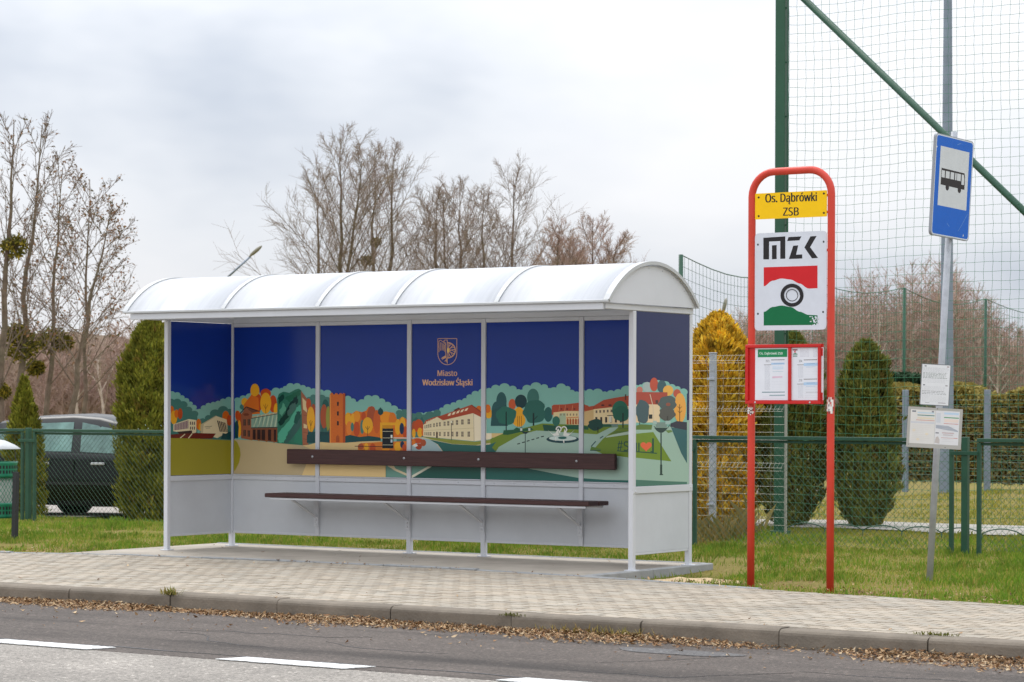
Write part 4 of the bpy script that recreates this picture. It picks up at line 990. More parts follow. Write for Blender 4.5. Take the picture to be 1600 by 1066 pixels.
# timetable case
cx0, cx1, cz0, cz1 = xl - 0.012, xr - 0.045, 1.402, 1.862
yc0, yc1 = YS - 0.085, YS - 0.032
tc_ = MB(); fw = 0.026
tc_.box(cx0, cx1, yc0 + 0.018, yc1, cz0, cz1)
for (a0, a1, c0_, c1_) in ((cx0, cx1, cz1 - fw, cz1), (cx0, cx1, cz0, cz0 + fw), (cx0, cx0 + fw, cz0 + fw, cz1 - fw), (cx1 - fw, cx1, cz0 + fw, cz1 - fw), (float(on_y(1233.1, 585, yc0)[0]) - 0.013, float(on_y(1233.1, 585, yc0)[0]) + 0.013, cz0 + fw, cz1 - fw)): tc_.rbox(a0 + 0.0005, a1 - 0.0005, yc0, yc0 + 0.0176, c0_ + 0.0005, c1_ - 0.0005, 0.003)
for z in (1.46, 1.80): tc_.rbox(cx1 + 0.001, cx1 + 0.012, yc0 + 0.01, yc0 + 0.03, z - 0.03, z + 0.03, 0.002)
case = tc_.build('timetable_case', M['red_case'], rs)
def TT(x, y): return (1170 + x / 9.692, 530 + y / 9.69)
PAP = S(226, 228, 234)
yp = yc0 + 0.0165
def sheet_paper(x0, x1, y0, y1, art):
    p0, p1 = on_y(*TT(x0, (y0 + y1) / 2), yp)[0], on_y(*TT(x1, (y0 + y1) / 2), yp)[0] + 0.004
    b = MB(); b.col = PAP; b.box(p0, p1, yp - 0.0003, yp + 0.0008, cz0 + fw + 0.004, cz1 - fw - 0.002); art.emit(b); b.build('timetable_sheet', M['paper'], case)
def scribble(A, x0, y0, x1, y1, rows, col, th=2.2, seed=1, sl=-0.01):
    r = random.Random(seed)
    for i in range(rows):
        y = y0 + (y1 - y0) * i / max(1, rows - 1); x = x0
        while x < x1 - 4:
            w = r.uniform(8, 26); xe = min(x1, x + w)
            A.poly([(x, y + sl * (x - x0)), (xe, y + sl * (xe - x0)), (xe, y + th + sl * (xe - x0)), (x, y + th + sl * (x - x0))], col); x = xe + r.uniform(3, 8)
GY = S(168, 172, 180); LBL = S(178, 206, 232)
A = Art(lambda px, py: tuple(on_y(px, py, yp)[[0, 2]]), lambda u, v, w: (u, yp - 0.0006 - w, v)); A.T = TT
A.poly([(138, 156), (582, 150), (582, 270), (138, 276)], S(30, 134, 84)); A.text('Os. Dąbrówki ZSB', 164, 196, 512, 244, S(226, 240, 230), 0.02)
A.line([(338, 316), (542, 313)], 9, S(84, 76, 76)); A.line([(230, 390), (340, 388)], 7, S(120, 112, 108)); A.text('303', 256, 314, 312, 350, S(120, 120, 122))
A.poly([(340, 360), (542, 356), (542, 384), (340, 388)], LBL); A.poly([(360, 404), (524, 402), (524, 462), (360, 464)], S(214, 224, 236)); A.line([(360, 440), (522, 438)], 3, S(130, 180, 200)); A.line([(372, 372), (530, 369)], 3.5, S(110, 130, 170)); A.line([(360, 492), (522, 490)], 3, S(130, 180, 190)); A.poly([(356, 566), (510, 562), (510, 582), (356, 590)], S(222, 186, 204))
scribble(A, 240, 405, 322, 762, 26, GY, 3, 2); scribble(A, 352, 600, 530, 770, 5, S(206, 210, 216), 2, 3)
A.poly([(200, 798), (546, 796), (546, 808), (200, 812)], S(110, 140, 146)); A.poly([(312, 846), (546, 842), (546, 856), (312, 858)], S(120, 150, 156)); scribble(A, 200, 874, 540, 900, 2, S(206, 196, 214), 2.5, 4)
sheet_paper(96, 590, 130, 930, A)
A = Art(lambda px, py: tuple(on_y(px, py, yp)[[0, 2]]), lambda u, v, w: (u, yp - 0.0006 - w, v)); A.T = TT
A.rect(664, 154, 738, 172, S(130, 60, 70)); A.poly([(690, 176), (716, 176), (704, 196), (722, 206), (690, 206)], S(200, 60, 60)); A.poly([(668, 226), (700, 212), (738, 224), (738, 234), (668, 234)], S(30, 120, 80)); A.rect(668, 246, 736, 270, S(150, 170, 166))
scribble(A, 780, 150, 912, 262, 7, S(176, 172, 184), 4, 5); scribble(A, 976, 150, 1064, 262, 7, S(176, 172, 184), 4, 6)
for (y, t) in ((0, '304'), (292, '218')):
    A.line([(832, 316 + y), (1036, 312 + y)], 9, S(96, 80, 76)); A.text(t, 756, 312 + y, 808, 350 + y, S(104, 104, 106)); A.line([(732, 390 + y), (836, 388 + y)], 7, S(120, 114, 110))
    A.poly([(832, 364 + y), (1044, 358 + y), (1044, 402 + y), (832, 408 + y)], LBL); A.line([(876, 376 + y), (1004, 372 + y)], 4, S(80, 100, 150)); A.line([(866, 424 + y), (1010, 420 + y)], 5, S(150, 178, 208))
    scribble(A, 748, 404 + y, 824, 580 + y if y == 0 else 884, 14, GY, 3, 7 + y)
scribble(A, 848, 450, 1040, 576, 4, S(212, 214, 218), 2, 9); A.line([(866, 806), (1120, 804)], 4, S(140, 136, 136)); scribble(A, 850, 730, 1050, 884, 6, S(204, 204, 208), 2.5, 10)
sheet_paper(636, 1124, 126, 930, A)
for x in (cx0 + 0.09, cx1 - 0.09):
    b = MB(); b.lathe((x, yc0 - 0.0005, cz0 + 0.012), [(0.008, 0), (0.007, 0.003), (0, 0.004)], 8, (0, -1, 0)); b.build('screw', M['bolt'], case)
# torn stickers wrapped round the poles
def sticker(x, z0, z1, seed):
    r = random.Random(seed); b = MB(); n = 9; m = 7
    for i in range(n):
        for j in range(m):
            if (i in (0, n - 1) or j in (0, m - 1)) and r.random() < 0.45: continue
            t0, t1 = -PI / 2 - 1.2 + 2.4 * i / n, -PI / 2 - 1.2 + 2.4 * (i + 1) / n; a, c = z0 + (z1 - z0) * j / m, z0 + (z1 - z0) * (j + 1) / m
            q = R_T + 0.0012; col = S(232, 228, 222) if r.random() < 0.72 else r.choice([S(110, 60, 56), S(90, 86, 90), S(200, 120, 110)])
            b.add([(x + q * math.cos(t0), YS + q * math.sin(t0), a), (x + q * math.cos(t1), YS + q * math.sin(t1), a), (x + q * math.cos(t1), YS + q * math.sin(t1), c), (x + q * math.cos(t0), YS + q * math.sin(t0), c)], [(0, 1, 2, 3)], col)
    b.build('torn_sticker', M['paper'], rs)
sticker(xl, 1.315, 1.385, 1); sticker(xr, 1.33, 1.455, 2)

# ------------------------------------------------------------------ blue stop sign on a leaning galvanised pole
bs0 = ground(1452, 914, -0.05)
zl = np.array([0, 0, 1.0]) + 0.052 * RV; zl /= np.linalg.norm(zl)
bs = thing('bus_stop_sign', bs0, 'blue bus stop sign with bus pictogram on a leaning grey pole with two timetable boards', 'bus stop sign')
LP = 3.66
b = MB(); b.tube([bs0 - zl * 0.1, bs0 + zl * 1.2, bs0 + zl * LP], 0.027, 12); b.build('pole', M['galv'], bs)
def board(name, parent, c, u, w, h, th, nrm, col, draw, mats, rad=0.01, rim=None):
    """flat board centred at c; u = unit vector to its right, v = up along the leaning pole"""
    u = v3(u); u = u - zl * np.dot(u, zl); u /= np.linalg.norm(u); nrm = np.cross(u, zl)
    c = v3(c); pl = []
    for cx, cz, a0 in ((w / 2 - rad, h / 2 - rad, 0), (-w / 2 + rad, h / 2 - rad, PI / 2), (-w / 2 + rad, -h / 2 + rad, PI), (w / 2 - rad, -h / 2 + rad, 1.5 * PI)):
        for k in range(6): t = a0 + PI / 2 * k / 5; pl.append((cx + rad * math.cos(t), cz + rad * math.sin(t)))
    to3 = lambda a, v, q: c + u * a + zl * v + nrm * q
    b = MB(); b.col = rim or col; b.prism(pl, -th, 0, to3)
    A = Art(lambda a, v: (a * w - w / 2, h / 2 - v * h), lambda a, v, q: to3(a, v, 0.0003 + q)); draw(A); A.emit(b)
    return b.build(name, mats, parent)
BLU = S(0, 96, 198)
def draw_blue(A):
    n = 6; r = 0.055; q = 0.018
    def rr_(x0, y0, x1, y1, r_, col):
        P = []
        for cx, cy, a0 in ((x1 - r_, y0 + r_ * 0.68, -PI / 2), (x1 - r_, y1 - r_ * 0.68, 0), (x0 + r_, y1 - r_ * 0.68, PI / 2), (x0 + r_, y0 + r_ * 0.68, PI)):
            for k in range(n): t = a0 + PI / 2 * k / (n - 1); P.append((cx + r_ * math.cos(t), cy + r_ * 0.68 * math.sin(t)))
        A.poly(P, col)
    rr_(0.012, 0.008, 0.988, 0.992, 0.05, S(208, 216, 226)); rr_(0.026, 0.018, 0.974, 0.982, 0.045, BLU)
    A.rect(0.13, 0.117, 0.89, 0.70, S(206, 210, 214))
    def Q(x, y): return (0.18 + 0.63 * x, 0.33 + 0.21 * y)
    K = S(36, 30, 32); W = S(206, 210, 214)
    A.poly([Q(0.0, 0.0), Q(0.97, 0.02), Q(1.0, 0.2), Q(1.0, 0.80), Q(0, 0.78)], K)
    for k, (x0, x1) in enumerate(((0.02, 0.15), (0.19, 0.35), (0.39, 0.54), (0.58, 0.64), (0.66, 0.82))): A.poly([Q(x0, 0.1), Q(x1, 0.1), Q(x1, 0.43), Q(x0, 0.43)], W)
    A.poly([Q(0.86, 0.1), Q(0.94, 0.1), Q(0.97, 0.24), Q(0.97, 0.58), Q(0.86, 0.58)], W)
    A.ell(0.18 + 0.63 * 0.28, 0.33 + 0.21 * 0.84, 0.045, 0.034, K); A.ell(0.18 + 0.63 * 0.79, 0.33 + 0.21 * 0.84, 0.045, 0.034, K)
    for p in (((0.93, 0.73), (0.78, 0.86), (0.7, 0.92)), ((0.56, 0.07), (0.66, 0.045)), ((0.40, 0.86), (0.47, 0.89))): A.line(p, 0.004, S(120, 160, 206))
    A.poly([(0.845, 0.935), (0.865, 0.955), (0.835, 0.965)], S(200, 206, 214)); A.ell(0.03, 0.135, 0.012, 0.009, S(220, 226, 230))
zb = 2.99; ua = math.radians(52); US = math.cos(ua) * RV + math.sin(ua) * FV
pc = bs0 + zl * (zb + 0.21) + (math.sin(math.radians(52)) * RV - math.cos(math.radians(52)) * FV) * 0.058 - US * 0.085
bp = board('sign_plate', bs, pc, US, 0.635, 0.81, 0.022, None, BLU, draw_blue, M['sign_print'], 0.035, S(150, 154, 160))
for z in (2.94, 3.46):
    c = bs0 + zl * z; b = MB(); b.rbox(c[0] - 0.034, c[0] + 0.034, c[1] - 0.034, c[1] + 0.034, c[2] - 0.018, c[2] + 0.018, 0.003); b.build('clamp', M['galv_dark'], bs)
def draw_small(A):
    r = random.Random(4); GK = S(110, 114, 118); A.rect(0.025, 0.018, 0.975, 0.982, S(226, 228, 230))
    A.rect(0.10, 0.045, 0.17, 0.07, GK); A.rect(0.86, 0.045, 0.94, 0.065, S(150, 110, 110)); A.rect(0.08, 0.50, 0.15, 0.525, GK); A.rect(0.84, 0.50, 0.92, 0.52, S(130, 120, 120))
    def rows(y0, y1, n, col, th, x0=0.06, x1=0.95):
        for i in range(n):
            y = y0 + (y1 - y0) * i / max(1, n - 1); x = x0; e = x1 - r.uniform(0, 0.2)
            while x < e: w = r.uniform(0.02, 0.09); A.rect(x, y, min(x + w, e), y + th, col); x += w + r.uniform(0.008, 0.03)
    rows(0.09, 0.19, 6, S(196, 198, 202), 0.008); rows(0.215, 0.33, 5, S(120, 132, 126), 0.011); rows(0.35, 0.44, 4, S(196, 198, 202), 0.008); rows(0.54, 0.62, 4, S(200, 200, 204), 0.008); rows(0.65, 0.72, 3, S(110, 112, 114), 0.010); rows(0.76, 0.90, 6, S(204, 206, 208), 0.008); A.rect(0.62, 0.925, 0.88, 0.935, S(110, 90, 100)); A.rect(0.18, 0.93, 0.33, 0.938, S(140, 140, 140))
def on_pole(px, py, D=19.6): return depth(px, py, D)
UF = RV * 0.995 - FV * 0.06
pz = on_pole(1461.5, 601.5, 19.57)
b1 = board('timetable_board', bs, pz, UF, 0.226, 0.322, 0.012, None, S(222, 224, 226), draw_small, M['paper'], 0.008, S(120, 124, 126))
def draw_big(A):
    r = random.Random(6)
    A.rect(0.045, 0.065, 0.50, 0.90, S(222, 220, 216)); A.rect(0.505, 0.065, 0.945, 0.90, S(222, 222, 224))
    A.rect(0.07, 0.09, 0.14, 0.13, S(130, 134, 140)); A.rect(0.43, 0.08, 0.47, 0.12, S(140, 140, 146))
    A.rect(0.17, 0.12, 0.48, 0.155, S(196, 214, 224)); A.rect(0.17, 0.19, 0.485, 0.21, S(70, 130, 122)); A.rect(0.17, 0.25, 0.48, 0.29, S(226, 214, 190)); A.rect(0.15, 0.315, 0.49, 0.328, S(206, 130, 110)); A.rect(0.055, 0.36, 0.49, 0.40, S(206, 208, 214))
    for x, y in ((0.12, 0.58), (0.36, 0.66), (0.2, 0.8)): A.ell(x, y, 0.03, 0.03, S(230, 218, 194))
    A.rect(0.66, 0.10, 0.93, 0.15, S(190, 212, 232)); A.rect(0.66, 0.215, 0.935, 0.238, S(76, 150, 96)); A.rect(0.67, 0.26, 0.93, 0.34, S(232, 214, 204)); A.rect(0.66, 0.37, 0.93, 0.383, S(206, 120, 110)); A.rect(0.52, 0.12, 0.60, 0.36, S(206, 210, 216)); A.poly([(0.52, 0.42), (0.75, 0.43), (0.93, 0.54), (0.93, 0.57), (0.52, 0.50)], S(170, 176, 186)); A.rect(0.52, 0.60, 0.58, 0.63, S(130, 130, 136)); A.rect(0.64, 0.60, 0.86, 0.615, S(190, 150, 150)); A.rect(0.66, 0.65, 0.84, 0.662, S(180, 160, 160)); A.rect(0.63, 0.72, 0.93, 0.733, S(200, 120, 110)); A.poly([(0.51, 0.86), (0.53, 0.72), (0.57, 0.70), (0.60, 0.78), (0.60, 0.88)], S(196, 188, 184))
    for i in range(9): y = 0.45 + i * 0.045; A.rect(0.08, y, 0.3 + r.uniform(0, 0.15), y + 0.006, S(214, 210, 204)); A.rect(0.64, y, 0.86, y + 0.006, S(206, 204, 206))
    for x, y in ((0.53, 0.025), (0.71, 0.965), (0.03, 0.93)): A.ell(x, y, 0.008, 0.012, S(60, 60, 62))
pz = on_pole(1460.5, 669, 19.57)
b2 = board('timetable_frame', bs, pz, UF, 0.418, 0.314, 0.03, None, S(196, 192, 184), draw_big, M['paper'], 0.006, S(176, 174, 168))
# ------------------------------------------------------------------ green chain link fence with angle steel frames
YFN = 4.2
fe = thing('chain_link_fence', (-4, YFN, -0.05), 'low green chain link fence with steel angle rails running behind the shelter', 'fence')
def zig_mesh(mb, x0, x1, z0, z1, y, cell, r):
    """diamond wire mesh: two families of slanted wires, each wire clipped to the panel"""
    H = z1 - z0; k = -int(H / cell) - 1
    x = x0 - H
    while x < x1:
        for s_ in (1, -1):
            a = (x, z0) if s_ > 0 else (x, z1); bq = (x + H, z1) if s_ > 0 else (x + H, z0)
            t0 = max(0, (x0 - x) / H); t1 = min(1, (x1 - x) / H)
            if t1 > t0:
                yo = y + (0.0025 if s_ > 0 else -0.0025)
                mb.seg((a[0] + (bq[0] - a[0]) * t0, yo, a[1] + (bq[1] - a[1]) * t0), (a[0] + (bq[0] - a[0]) * t1, yo, a[1] + (bq[1] - a[1]) * t1), r)
        x += cell
ZR = 1.075
secs = [(-20.5, -15.9), (-15.62, -11.28), (-10.98, -6.9), (-6.6, -2.92), (-2.62, 1.62), (1.96, 6.2), (6.5, 10.5)]
secs = []
xa = float(on_y(37, 740, YFN)[0]); xb = float(on_y(52, 740, YFN)[0]); xc = float(on_y(1083, 740, YFN)[0]); xd = float(on_y(1490, 740, YFN)[0]); xe = float(on_y(1527, 740, YFN)[0])
secs = [(xa - 3.6, xa), (xb, xb + (xc - xb) / 2 - 0.12), (xb + (xc - xb) / 2 + 0.12, xc - 0.22), (xc, xd), (xe, xe + 4.0)]
for (x0, x1) in secs:
    tz = lambda x: float(terrain(x, YFN))
    b = MB(); b.rbox(x0, x1, YFN - 0.020, YFN + 0.020, ZR - 0.018, ZR + 0.018, 0.003); b.rbox(x0, x1, YFN + 0.010, YFN + 0.016, ZR - 0.05, ZR - 0.0225, 0.001); b.build('top_rail', M['green_fence'], fe)
    for x in (x0 + 0.02, x1 - 0.02):
        b = MB(); b.rbox(x - 0.02, x + 0.02, YFN - 0.018, YFN + 0.018, tz(x) - 0.05, ZR - 0.0235, 0.003); b.build('frame_post', M['green_fence'], fe)
    b = MB(); zig_mesh(b, x0 + 0.04, x1 - 0.04, tz((x0 + x1) / 2) + 0.04, ZR - 0.05, YFN, 0.068, 0.0019)
    b.build('wire_mesh', M['wire'], fe)
for x in ((xa + xb) / 2, (xd + xe) / 2, xc - 0.11):
    b = MB(); b.rbox(x - 0.032, x + 0.032, YFN - 0.03, YFN + 0.03, -0.12, ZR + 0.03, 0.004)
    for z in (0.95,): b.rbox(x - 0.14, x + 0.14, YFN - 0.042, YFN - 0.0305, z - 0.018, z + 0.018, 0.002)
    b.build('fence_post', M['green_steel'], fe)

# ------------------------------------------------------------------ ball catch net with green masts and a slanting brace
YN = 6.7
nx0 = float(on_y(1220, 600, YN)[0])
bn = thing('ball_catch_net', (nx0, YN, 0), 'tall ball catching net of green cord on a dark green mast with slanting brace', 'net')
b = MB(); b.rbox(nx0 - 0.06, nx0 + 0.06, YN - 0.05, YN + 0.05, -0.1, 8.4, 0.008); b.rbox(nx0 - 0.09, nx0 + 0.09, YN - 0.08, YN + 0.08, -0.06, 0.02, 0.004); b.build('mast', M['green_mast'], bn)
b = MB(); xx = nx0 + 0.085; b.tube([(xx, YN - 0.02, 0.05), (xx, YN - 0.02, 8.3)], 0.012, 6)
for z in np.arange(0.4, 8.2, 0.6): b.rbox(xx - 0.03, xx + 0.006, YN - 0.028, YN - 0.012, z - 0.008, z + 0.008, 0.001)
b.build('net_rail', M['green_steel'], bn)
pa, pb = on_y(1258, 0, YN), on_y(1600, 330, YN); d = (pb - pa) / np.linalg.norm(pb - pa)
t_top = (nx0 + 0.04 - pa[0]) / d[0]; t_bot = (0.3 - pa[2]) / d[2]
b = MB(); b.tube([pa + d * t_top, pa + d * t_bot], 0.038, 10); b.build('brace', M['green_steel'], bn)
xend = float((pa + d * t_bot)[0]) + 0.1
b = MB(); b.rbox(xend - 0.06, xend + 0.06, YN - 0.05, YN + 0.05, -0.1, 8.4, 0.008); b.build('mast', M['green_mast'], bn)
b = MB(); rn = random.Random(8); cell = 0.1; netz0, netz1 = 0.12, 8.3
nxn = int((xend - nx0 - 0.2) / cell); nzn = int((netz1 - netz0) / cell)
def npt(i, j):
    x = nx0 + 0.1 + i * cell; z = netz0 + j * cell
    sag = 0.012 * math.sin(x * 1.9 + z * 0.7) + 0.008 * math.sin(z * 3.7 + i * 0.4)
    return (x + 0.009 * math.sin(z * 2.1 + x) + 0.004 * math.sin(i * 5.1 + j * 3.3), YN - 0.02 + sag, z + 0.016 * math.sin(x * 2.3 + 0.4 * z) - 0.012 * math.sin(PI * ((i % 14) / 14)) + 0.004 * math.sin(i * 7.7 + j * 2.9))
G = [[npt(i, j) for j in range(nzn + 1)] for i in range(nxn + 1)]
for i in range(nxn + 1):
    for j in range(nzn + 1):
        if i < nxn: b.seg(G[i][j], G[i + 1][j], 0.0020)
        if j < nzn: b.seg(G[i][j], G[i][j + 1], 0.0020)
b.build('net', M['net'], bn)
b = MB(); k = 0; x = nx0 + 0.1    # scalloped bottom rope
while x < xend - 0.4:
    P = [(x + 0.46 * t, YN - 0.03, 0.055 + 0.06 * math.sin(PI * t) ** 0.7) for t in np.linspace(0, 1, 9)]
    b.tube(P, 0.0065, 5); b.tube([(x, YN - 0.03, -0.05), (x, YN - 0.03, 0.06)], 0.006, 5); x += 0.46
b.build('bottom_rope', M['green_steel'], bn)

# ------------------------------------------------------------------ zinc welded panel fence
YZ = 6.45
zx0 = float(on_y(985, 700, YZ)[0]); zx1 = float(on_y(1226, 700, YZ)[0])
zf = thing('panel_fence', ((zx0 + zx1) / 2, YZ, 0), 'silver welded wire panel with bent ridges on a zinc post before the golden conifer', 'fence')
def bend(z):
    for zc_ in (1.90, 1.34, 0.72): 
        if abs(z - zc_) < 0.06: return -0.05 * (1 - abs(z - zc_) / 0.06)
    return 0.0
b = MB(); zs = [0.03] + list(np.arange(0.06, 1.95, 0.03))
for x in np.arange(zx0, zx1 + 0.01, 0.2):
    for z0, z1 in zip(zs[:-1], zs[1:]): b.seg((x, YZ + bend(z0), z0), (x, YZ + bend(z1), z1), 0.0018)
for z in list(np.arange(0.09, 1.98, 0.085)) + [1.90, 1.34, 0.72]: b.seg((zx0, YZ + bend(z) - 0.004, z), (zx1, YZ + bend(z) - 0.004, z), 0.0020)
for zc_ in (1.90, 1.34, 0.72):
    for x in np.arange(zx0, zx1, 0.05): b.seg((x, YZ - 0.05, zc_), (x + 0.012, YZ + 0.0, zc_ + 0.06), 0.0015)
b.build('wire_panel', M['wire_silver'], zf)
b = MB(); x = float(on_y(1111, 700, YZ)[0]); b.rbox(x - 0.034, x + 0.034, YZ + 0.008, YZ + 0.068, -0.15, 1.98, 0.004); b.rbox(x - 0.038, x + 0.038, YZ + 0.004, YZ + 0.072, 1.9805, 1.995, 0.003)
for z in (0.3, 1.0, 1.7): b.rbox(x - 0.05, x + 0.05, YZ - 0.012, YZ + 0.0075, z - 0.012, z + 0.012, 0.002)
b.build('fence_post', M['galv'], zf)
b = MB(); x = zx1 + 0.015; b.rbox(x - 0.012, x + 0.012, YZ - 0.012, YZ + 0.012, -0.1, 1.96, 0.002); b.build('end_bar', M['wire_silver'], zf)

# ------------------------------------------------------------------ far net of the sports pitch
FP = [depth(1064, 398, 48), depth(1240, 424, 55), depth(1413, 450, 63), depth(1540, 467, 70), depth(1680, 484, 77)]
fn = thing('ball_catch_net', (FP[0][0], FP[0][1], 0), 'distant lower ball net on thin posts along the far sports pitch', 'net')
for p in FP:
    b = MB(); b.tube([(p[0], p[1], -0.1), (p[0], p[1], p[2])], 0.045, 8); b.build('mast', M['green_steel'], fn)
b = MB()
for p, q in zip(FP[:-1], FP[1:]):
    L = math.hypot(q[0] - p[0], q[1] - p[1]); n = int(L / 0.22)
    def fpt(t, s_):
        zt = p[2] + (q[2] - p[2]) * t - 0.28 * math.sin(PI * t); return (p[0] + (q[0] - p[0]) * t, p[1] + (q[1] - p[1]) * t, 0.1 + (zt - 0.1) * s_)
    for i in range(n + 1): b.seg(fpt(i / n, 0), fpt(i / n, 1), 0.0045)
    for j in range(0, 21):
        for k in range(8): b.seg(fpt(k / 8, j / 20), fpt((k + 1) / 8, j / 20), 0.0045 if j < 20 else 0.012)
b.build('net', M['net_far'], fn)

# low mesh fence before the far hedge
HP = [(1300, 46), (1415, 45), (1479, 44.5), (1543, 44), (1640, 43)]
hf = thing('mesh_fence', spot(1479, 44.5), 'low grey post and green wire fence in front of the far brown hedge', 'fence')
pp = [spot(px, D) for px, D in HP]
for p in pp[1:]:
    b = MB(); b.rbox(p[0] - 0.045, p[0] + 0.045, p[1] - 0.045, p[1] + 0.045, -0.1, 1.72, 0.005); b.build('fence_post', M['galv_dark'], hf)
b = MB()
for p, q in zip(pp[:-1], pp[1:]):
    for z in np.arange(0.1, 1.66, 0.12): b.seg((p[0], p[1], z), (q[0], q[1], z), 0.004)
    n = int(np.linalg.norm(q - p) / 0.2)
    for k in range(n): c = p + (q - p) * k / n; b.seg((c[0], c[1], 0.05), (c[0], c[1], 1.66), 0.004)
b.build('wire_mesh', M['wire'], hf)

# ------------------------------------------------------------------ lamp posts
def street_lamp(px, D, pbase, ptip, label):
    """pole below, slim arm rising to a cobra head"""
    a = depth(*pbase, D); t = depth(*ptip, D); u = (t - a); L = np.linalg.norm(u); u /= L
    r = thing('street_lamp', (a[0], a[1], -0.1), label, 'street lamp', 'street lamps')
    b = MB(); b.tube([(a[0], a[1], -0.1), (a[0], a[1], a[2])], [0.09, 0.055], 8); b.build('pole', M['galv_dark'], r)
    b = MB(); b.tube([a - (0, 0, 0.05), a + u * (L - 0.62)], 0.04, 8); b.build('arm', M['galv_dark'], r)
    h0 = a + u * (L - 0.66); s_ = np.cross(u, (0, 0, 1.0)); s_ /= np.linalg.norm(s_) + 1e-9; up = np.cross(s_, u)
    b = MB(); b.smooth = True; V = []; F = []; n = 10
    prof = [(0.0, 0.05, 0.05), (0.08, 0.075, 0.08), (0.2, 0.13, 0.12), (0.42, 0.15, 0.13), (0.58, 0.11, 0.09), (0.66, 0.03, 0.03)]
    for d_, w, hh in prof:
        for k in range(n): q = 2 * PI * k / n; V.append(h0 + u * d_ + s_ * w * math.cos(q) + up * (hh * 0.6 * math.sin(q) + 0.03))
    for i in range(len(prof) - 1):
        for k in range(n): F.append((i * n + k, i * n + (k + 1) % n, (i + 1) * n + (k + 1) % n, (i + 1) * n + k))
    F += [list(range(n)), list(range((len(prof) - 1) * n, len(prof) * n))]
    b.add(V, F); b.build('lamp_head', M['lamp_head'], r)
street_lamp(353, 100, (354, 433), (410, 385), 'street lamp with slanting arm showing above the left end of the shelter roof')
street_lamp(1128, 100, (1127, 505), (1136, 466), 'street lamp head seen end on above the golden conifer')
b = MB(); p = spot(1479, 43.0); top = depth(1480.5, 0, 43.0); ax_ = np.array([top[0] - p[0], top[1] - p[1], 0]) * 0
b.tube([(p[0], p[1], -0.1), (p[0], p[1], 3.0), (p[0], p[1], 10.5)], [0.14, 0.115, 0.06], 8)
for f_ in range(len(b.sm)): b.sm[f_] = False
tag(b.build('lamp_mast', M['galv_dark'], origin=(p[0], p[1], -0.1)), 'tall tapering eight sided grey mast behind the blue bus stop sign', 'lamp mast')
# ------------------------------------------------------------------ litter bin
bb0 = ground(-6, 836, -0.06); bD = 26.5
bb0 = spot(-7, 26.45, -0.06)
bi = thing('litter_bin', bb0, 'green perforated litter bin under a pale metal hood on a dark post', 'litter bin')
x0, y0 = bb0[0], bb0[1]; Rb = 0.225
def zof(py): return float(depth(0, py, 26.45)[2])
def band(za, zb_, nm):
    b = MB(); b.lathe((x0, y0, 0), [(Rb - 0.006, za), (Rb, za), (Rb + 0.006, za + 0.02), (Rb + 0.004, za + 0.03), (Rb + 0.004, zb_ - 0.03), (Rb + 0.008, zb_ - 0.02), (Rb + 0.006, zb_), (Rb - 0.006, zb_), (Rb - 0.006, za)], 36)
    b.m = 1
    for row in (0.36, 0.66):
        z = za + (zb_ - za) * row; h = (zb_ - za) * 0.10
        for k in range(40):
            a, c = 2 * PI * (k + 0.2) / 40, 2 * PI * (k + 0.75) / 40; q = Rb + 0.0052
            b.add([(x0 + q * math.cos(a), y0 + q * math.sin(a), z - h), (x0 + q * math.cos(c), y0 + q * math.sin(c), z - h), (x0 + q * math.cos(c), y0 + q * math.sin(c), z + h), (x0 + q * math.cos(a), y0 + q * math.sin(a), z + h)], [(0, 1, 2, 3)])
    b.build(nm, [M['bin_green'], M['black_plastic']], bi)
band(zof(746), zof(721), 'basket_band'); band(zof(809), zof(785), 'basket_band')
b = MB(); za, zb_ = zof(785) + 0.001, zof(746) - 0.001
for k in range(36):
    for s_ in (1, -1):
        prev = None
        for j in range(7):
            t = j / 6; a = 2 * PI * k / 36 + s_ * t * 0.7; p = (x0 + Rb * math.cos(a), y0 + Rb * math.sin(a), za + (zb_ - za) * t)
            if prev: b.seg(prev, p, 0.003)
            prev = p
b.build('basket_mesh', M['bin_green'], bi)
b = MB(); b.lathe((x0, y0, 0), [(Rb - 0.03, zof(808)), (Rb - 0.03, zof(724)), (0, zof(722))], 24); b.build('liner', material('bin_liner_bag', S(176, 178, 170), 0.5, var=0.15, scale=12), bi)
b = MB(); zl0 = zof(701); b.lathe((x0, y0, 0), [(0.0, zl0 + 0.10), (0.10, zl0 + 0.085), (0.2, zl0 + 0.04), (0.262, zl0), (0.262, zl0 - 0.006), (0.19, zl0 + 0.03), (0.0, zl0 + 0.08)], 32); b.build('hood', M['alu'], bi)
for a in (0.6, 2.7, 4.6):
    b = MB(); b.bar((x0 + (Rb - 0.01) * math.cos(a), y0 + (Rb - 0.01) * math.sin(a), zof(722)), (x0 + 0.2 * math.cos(a), y0 + 0.2 * math.sin(a), zl0 + 0.035), 0.02, 0.006); b.build('hood_strut', M['dark_metal'], bi)
pb_ = spot(23.5, 26.25, 0); pt_ = depth(26, 738, 26.2)
b = MB(); b.bar((pb_[0], pb_[1], -0.12), (pb_[0] + 0.02, pb_[1], float(pt_[2])), 0.05, 0.05, up=(0, 1, 0)); b.build('post', M['dark_metal'], bi)

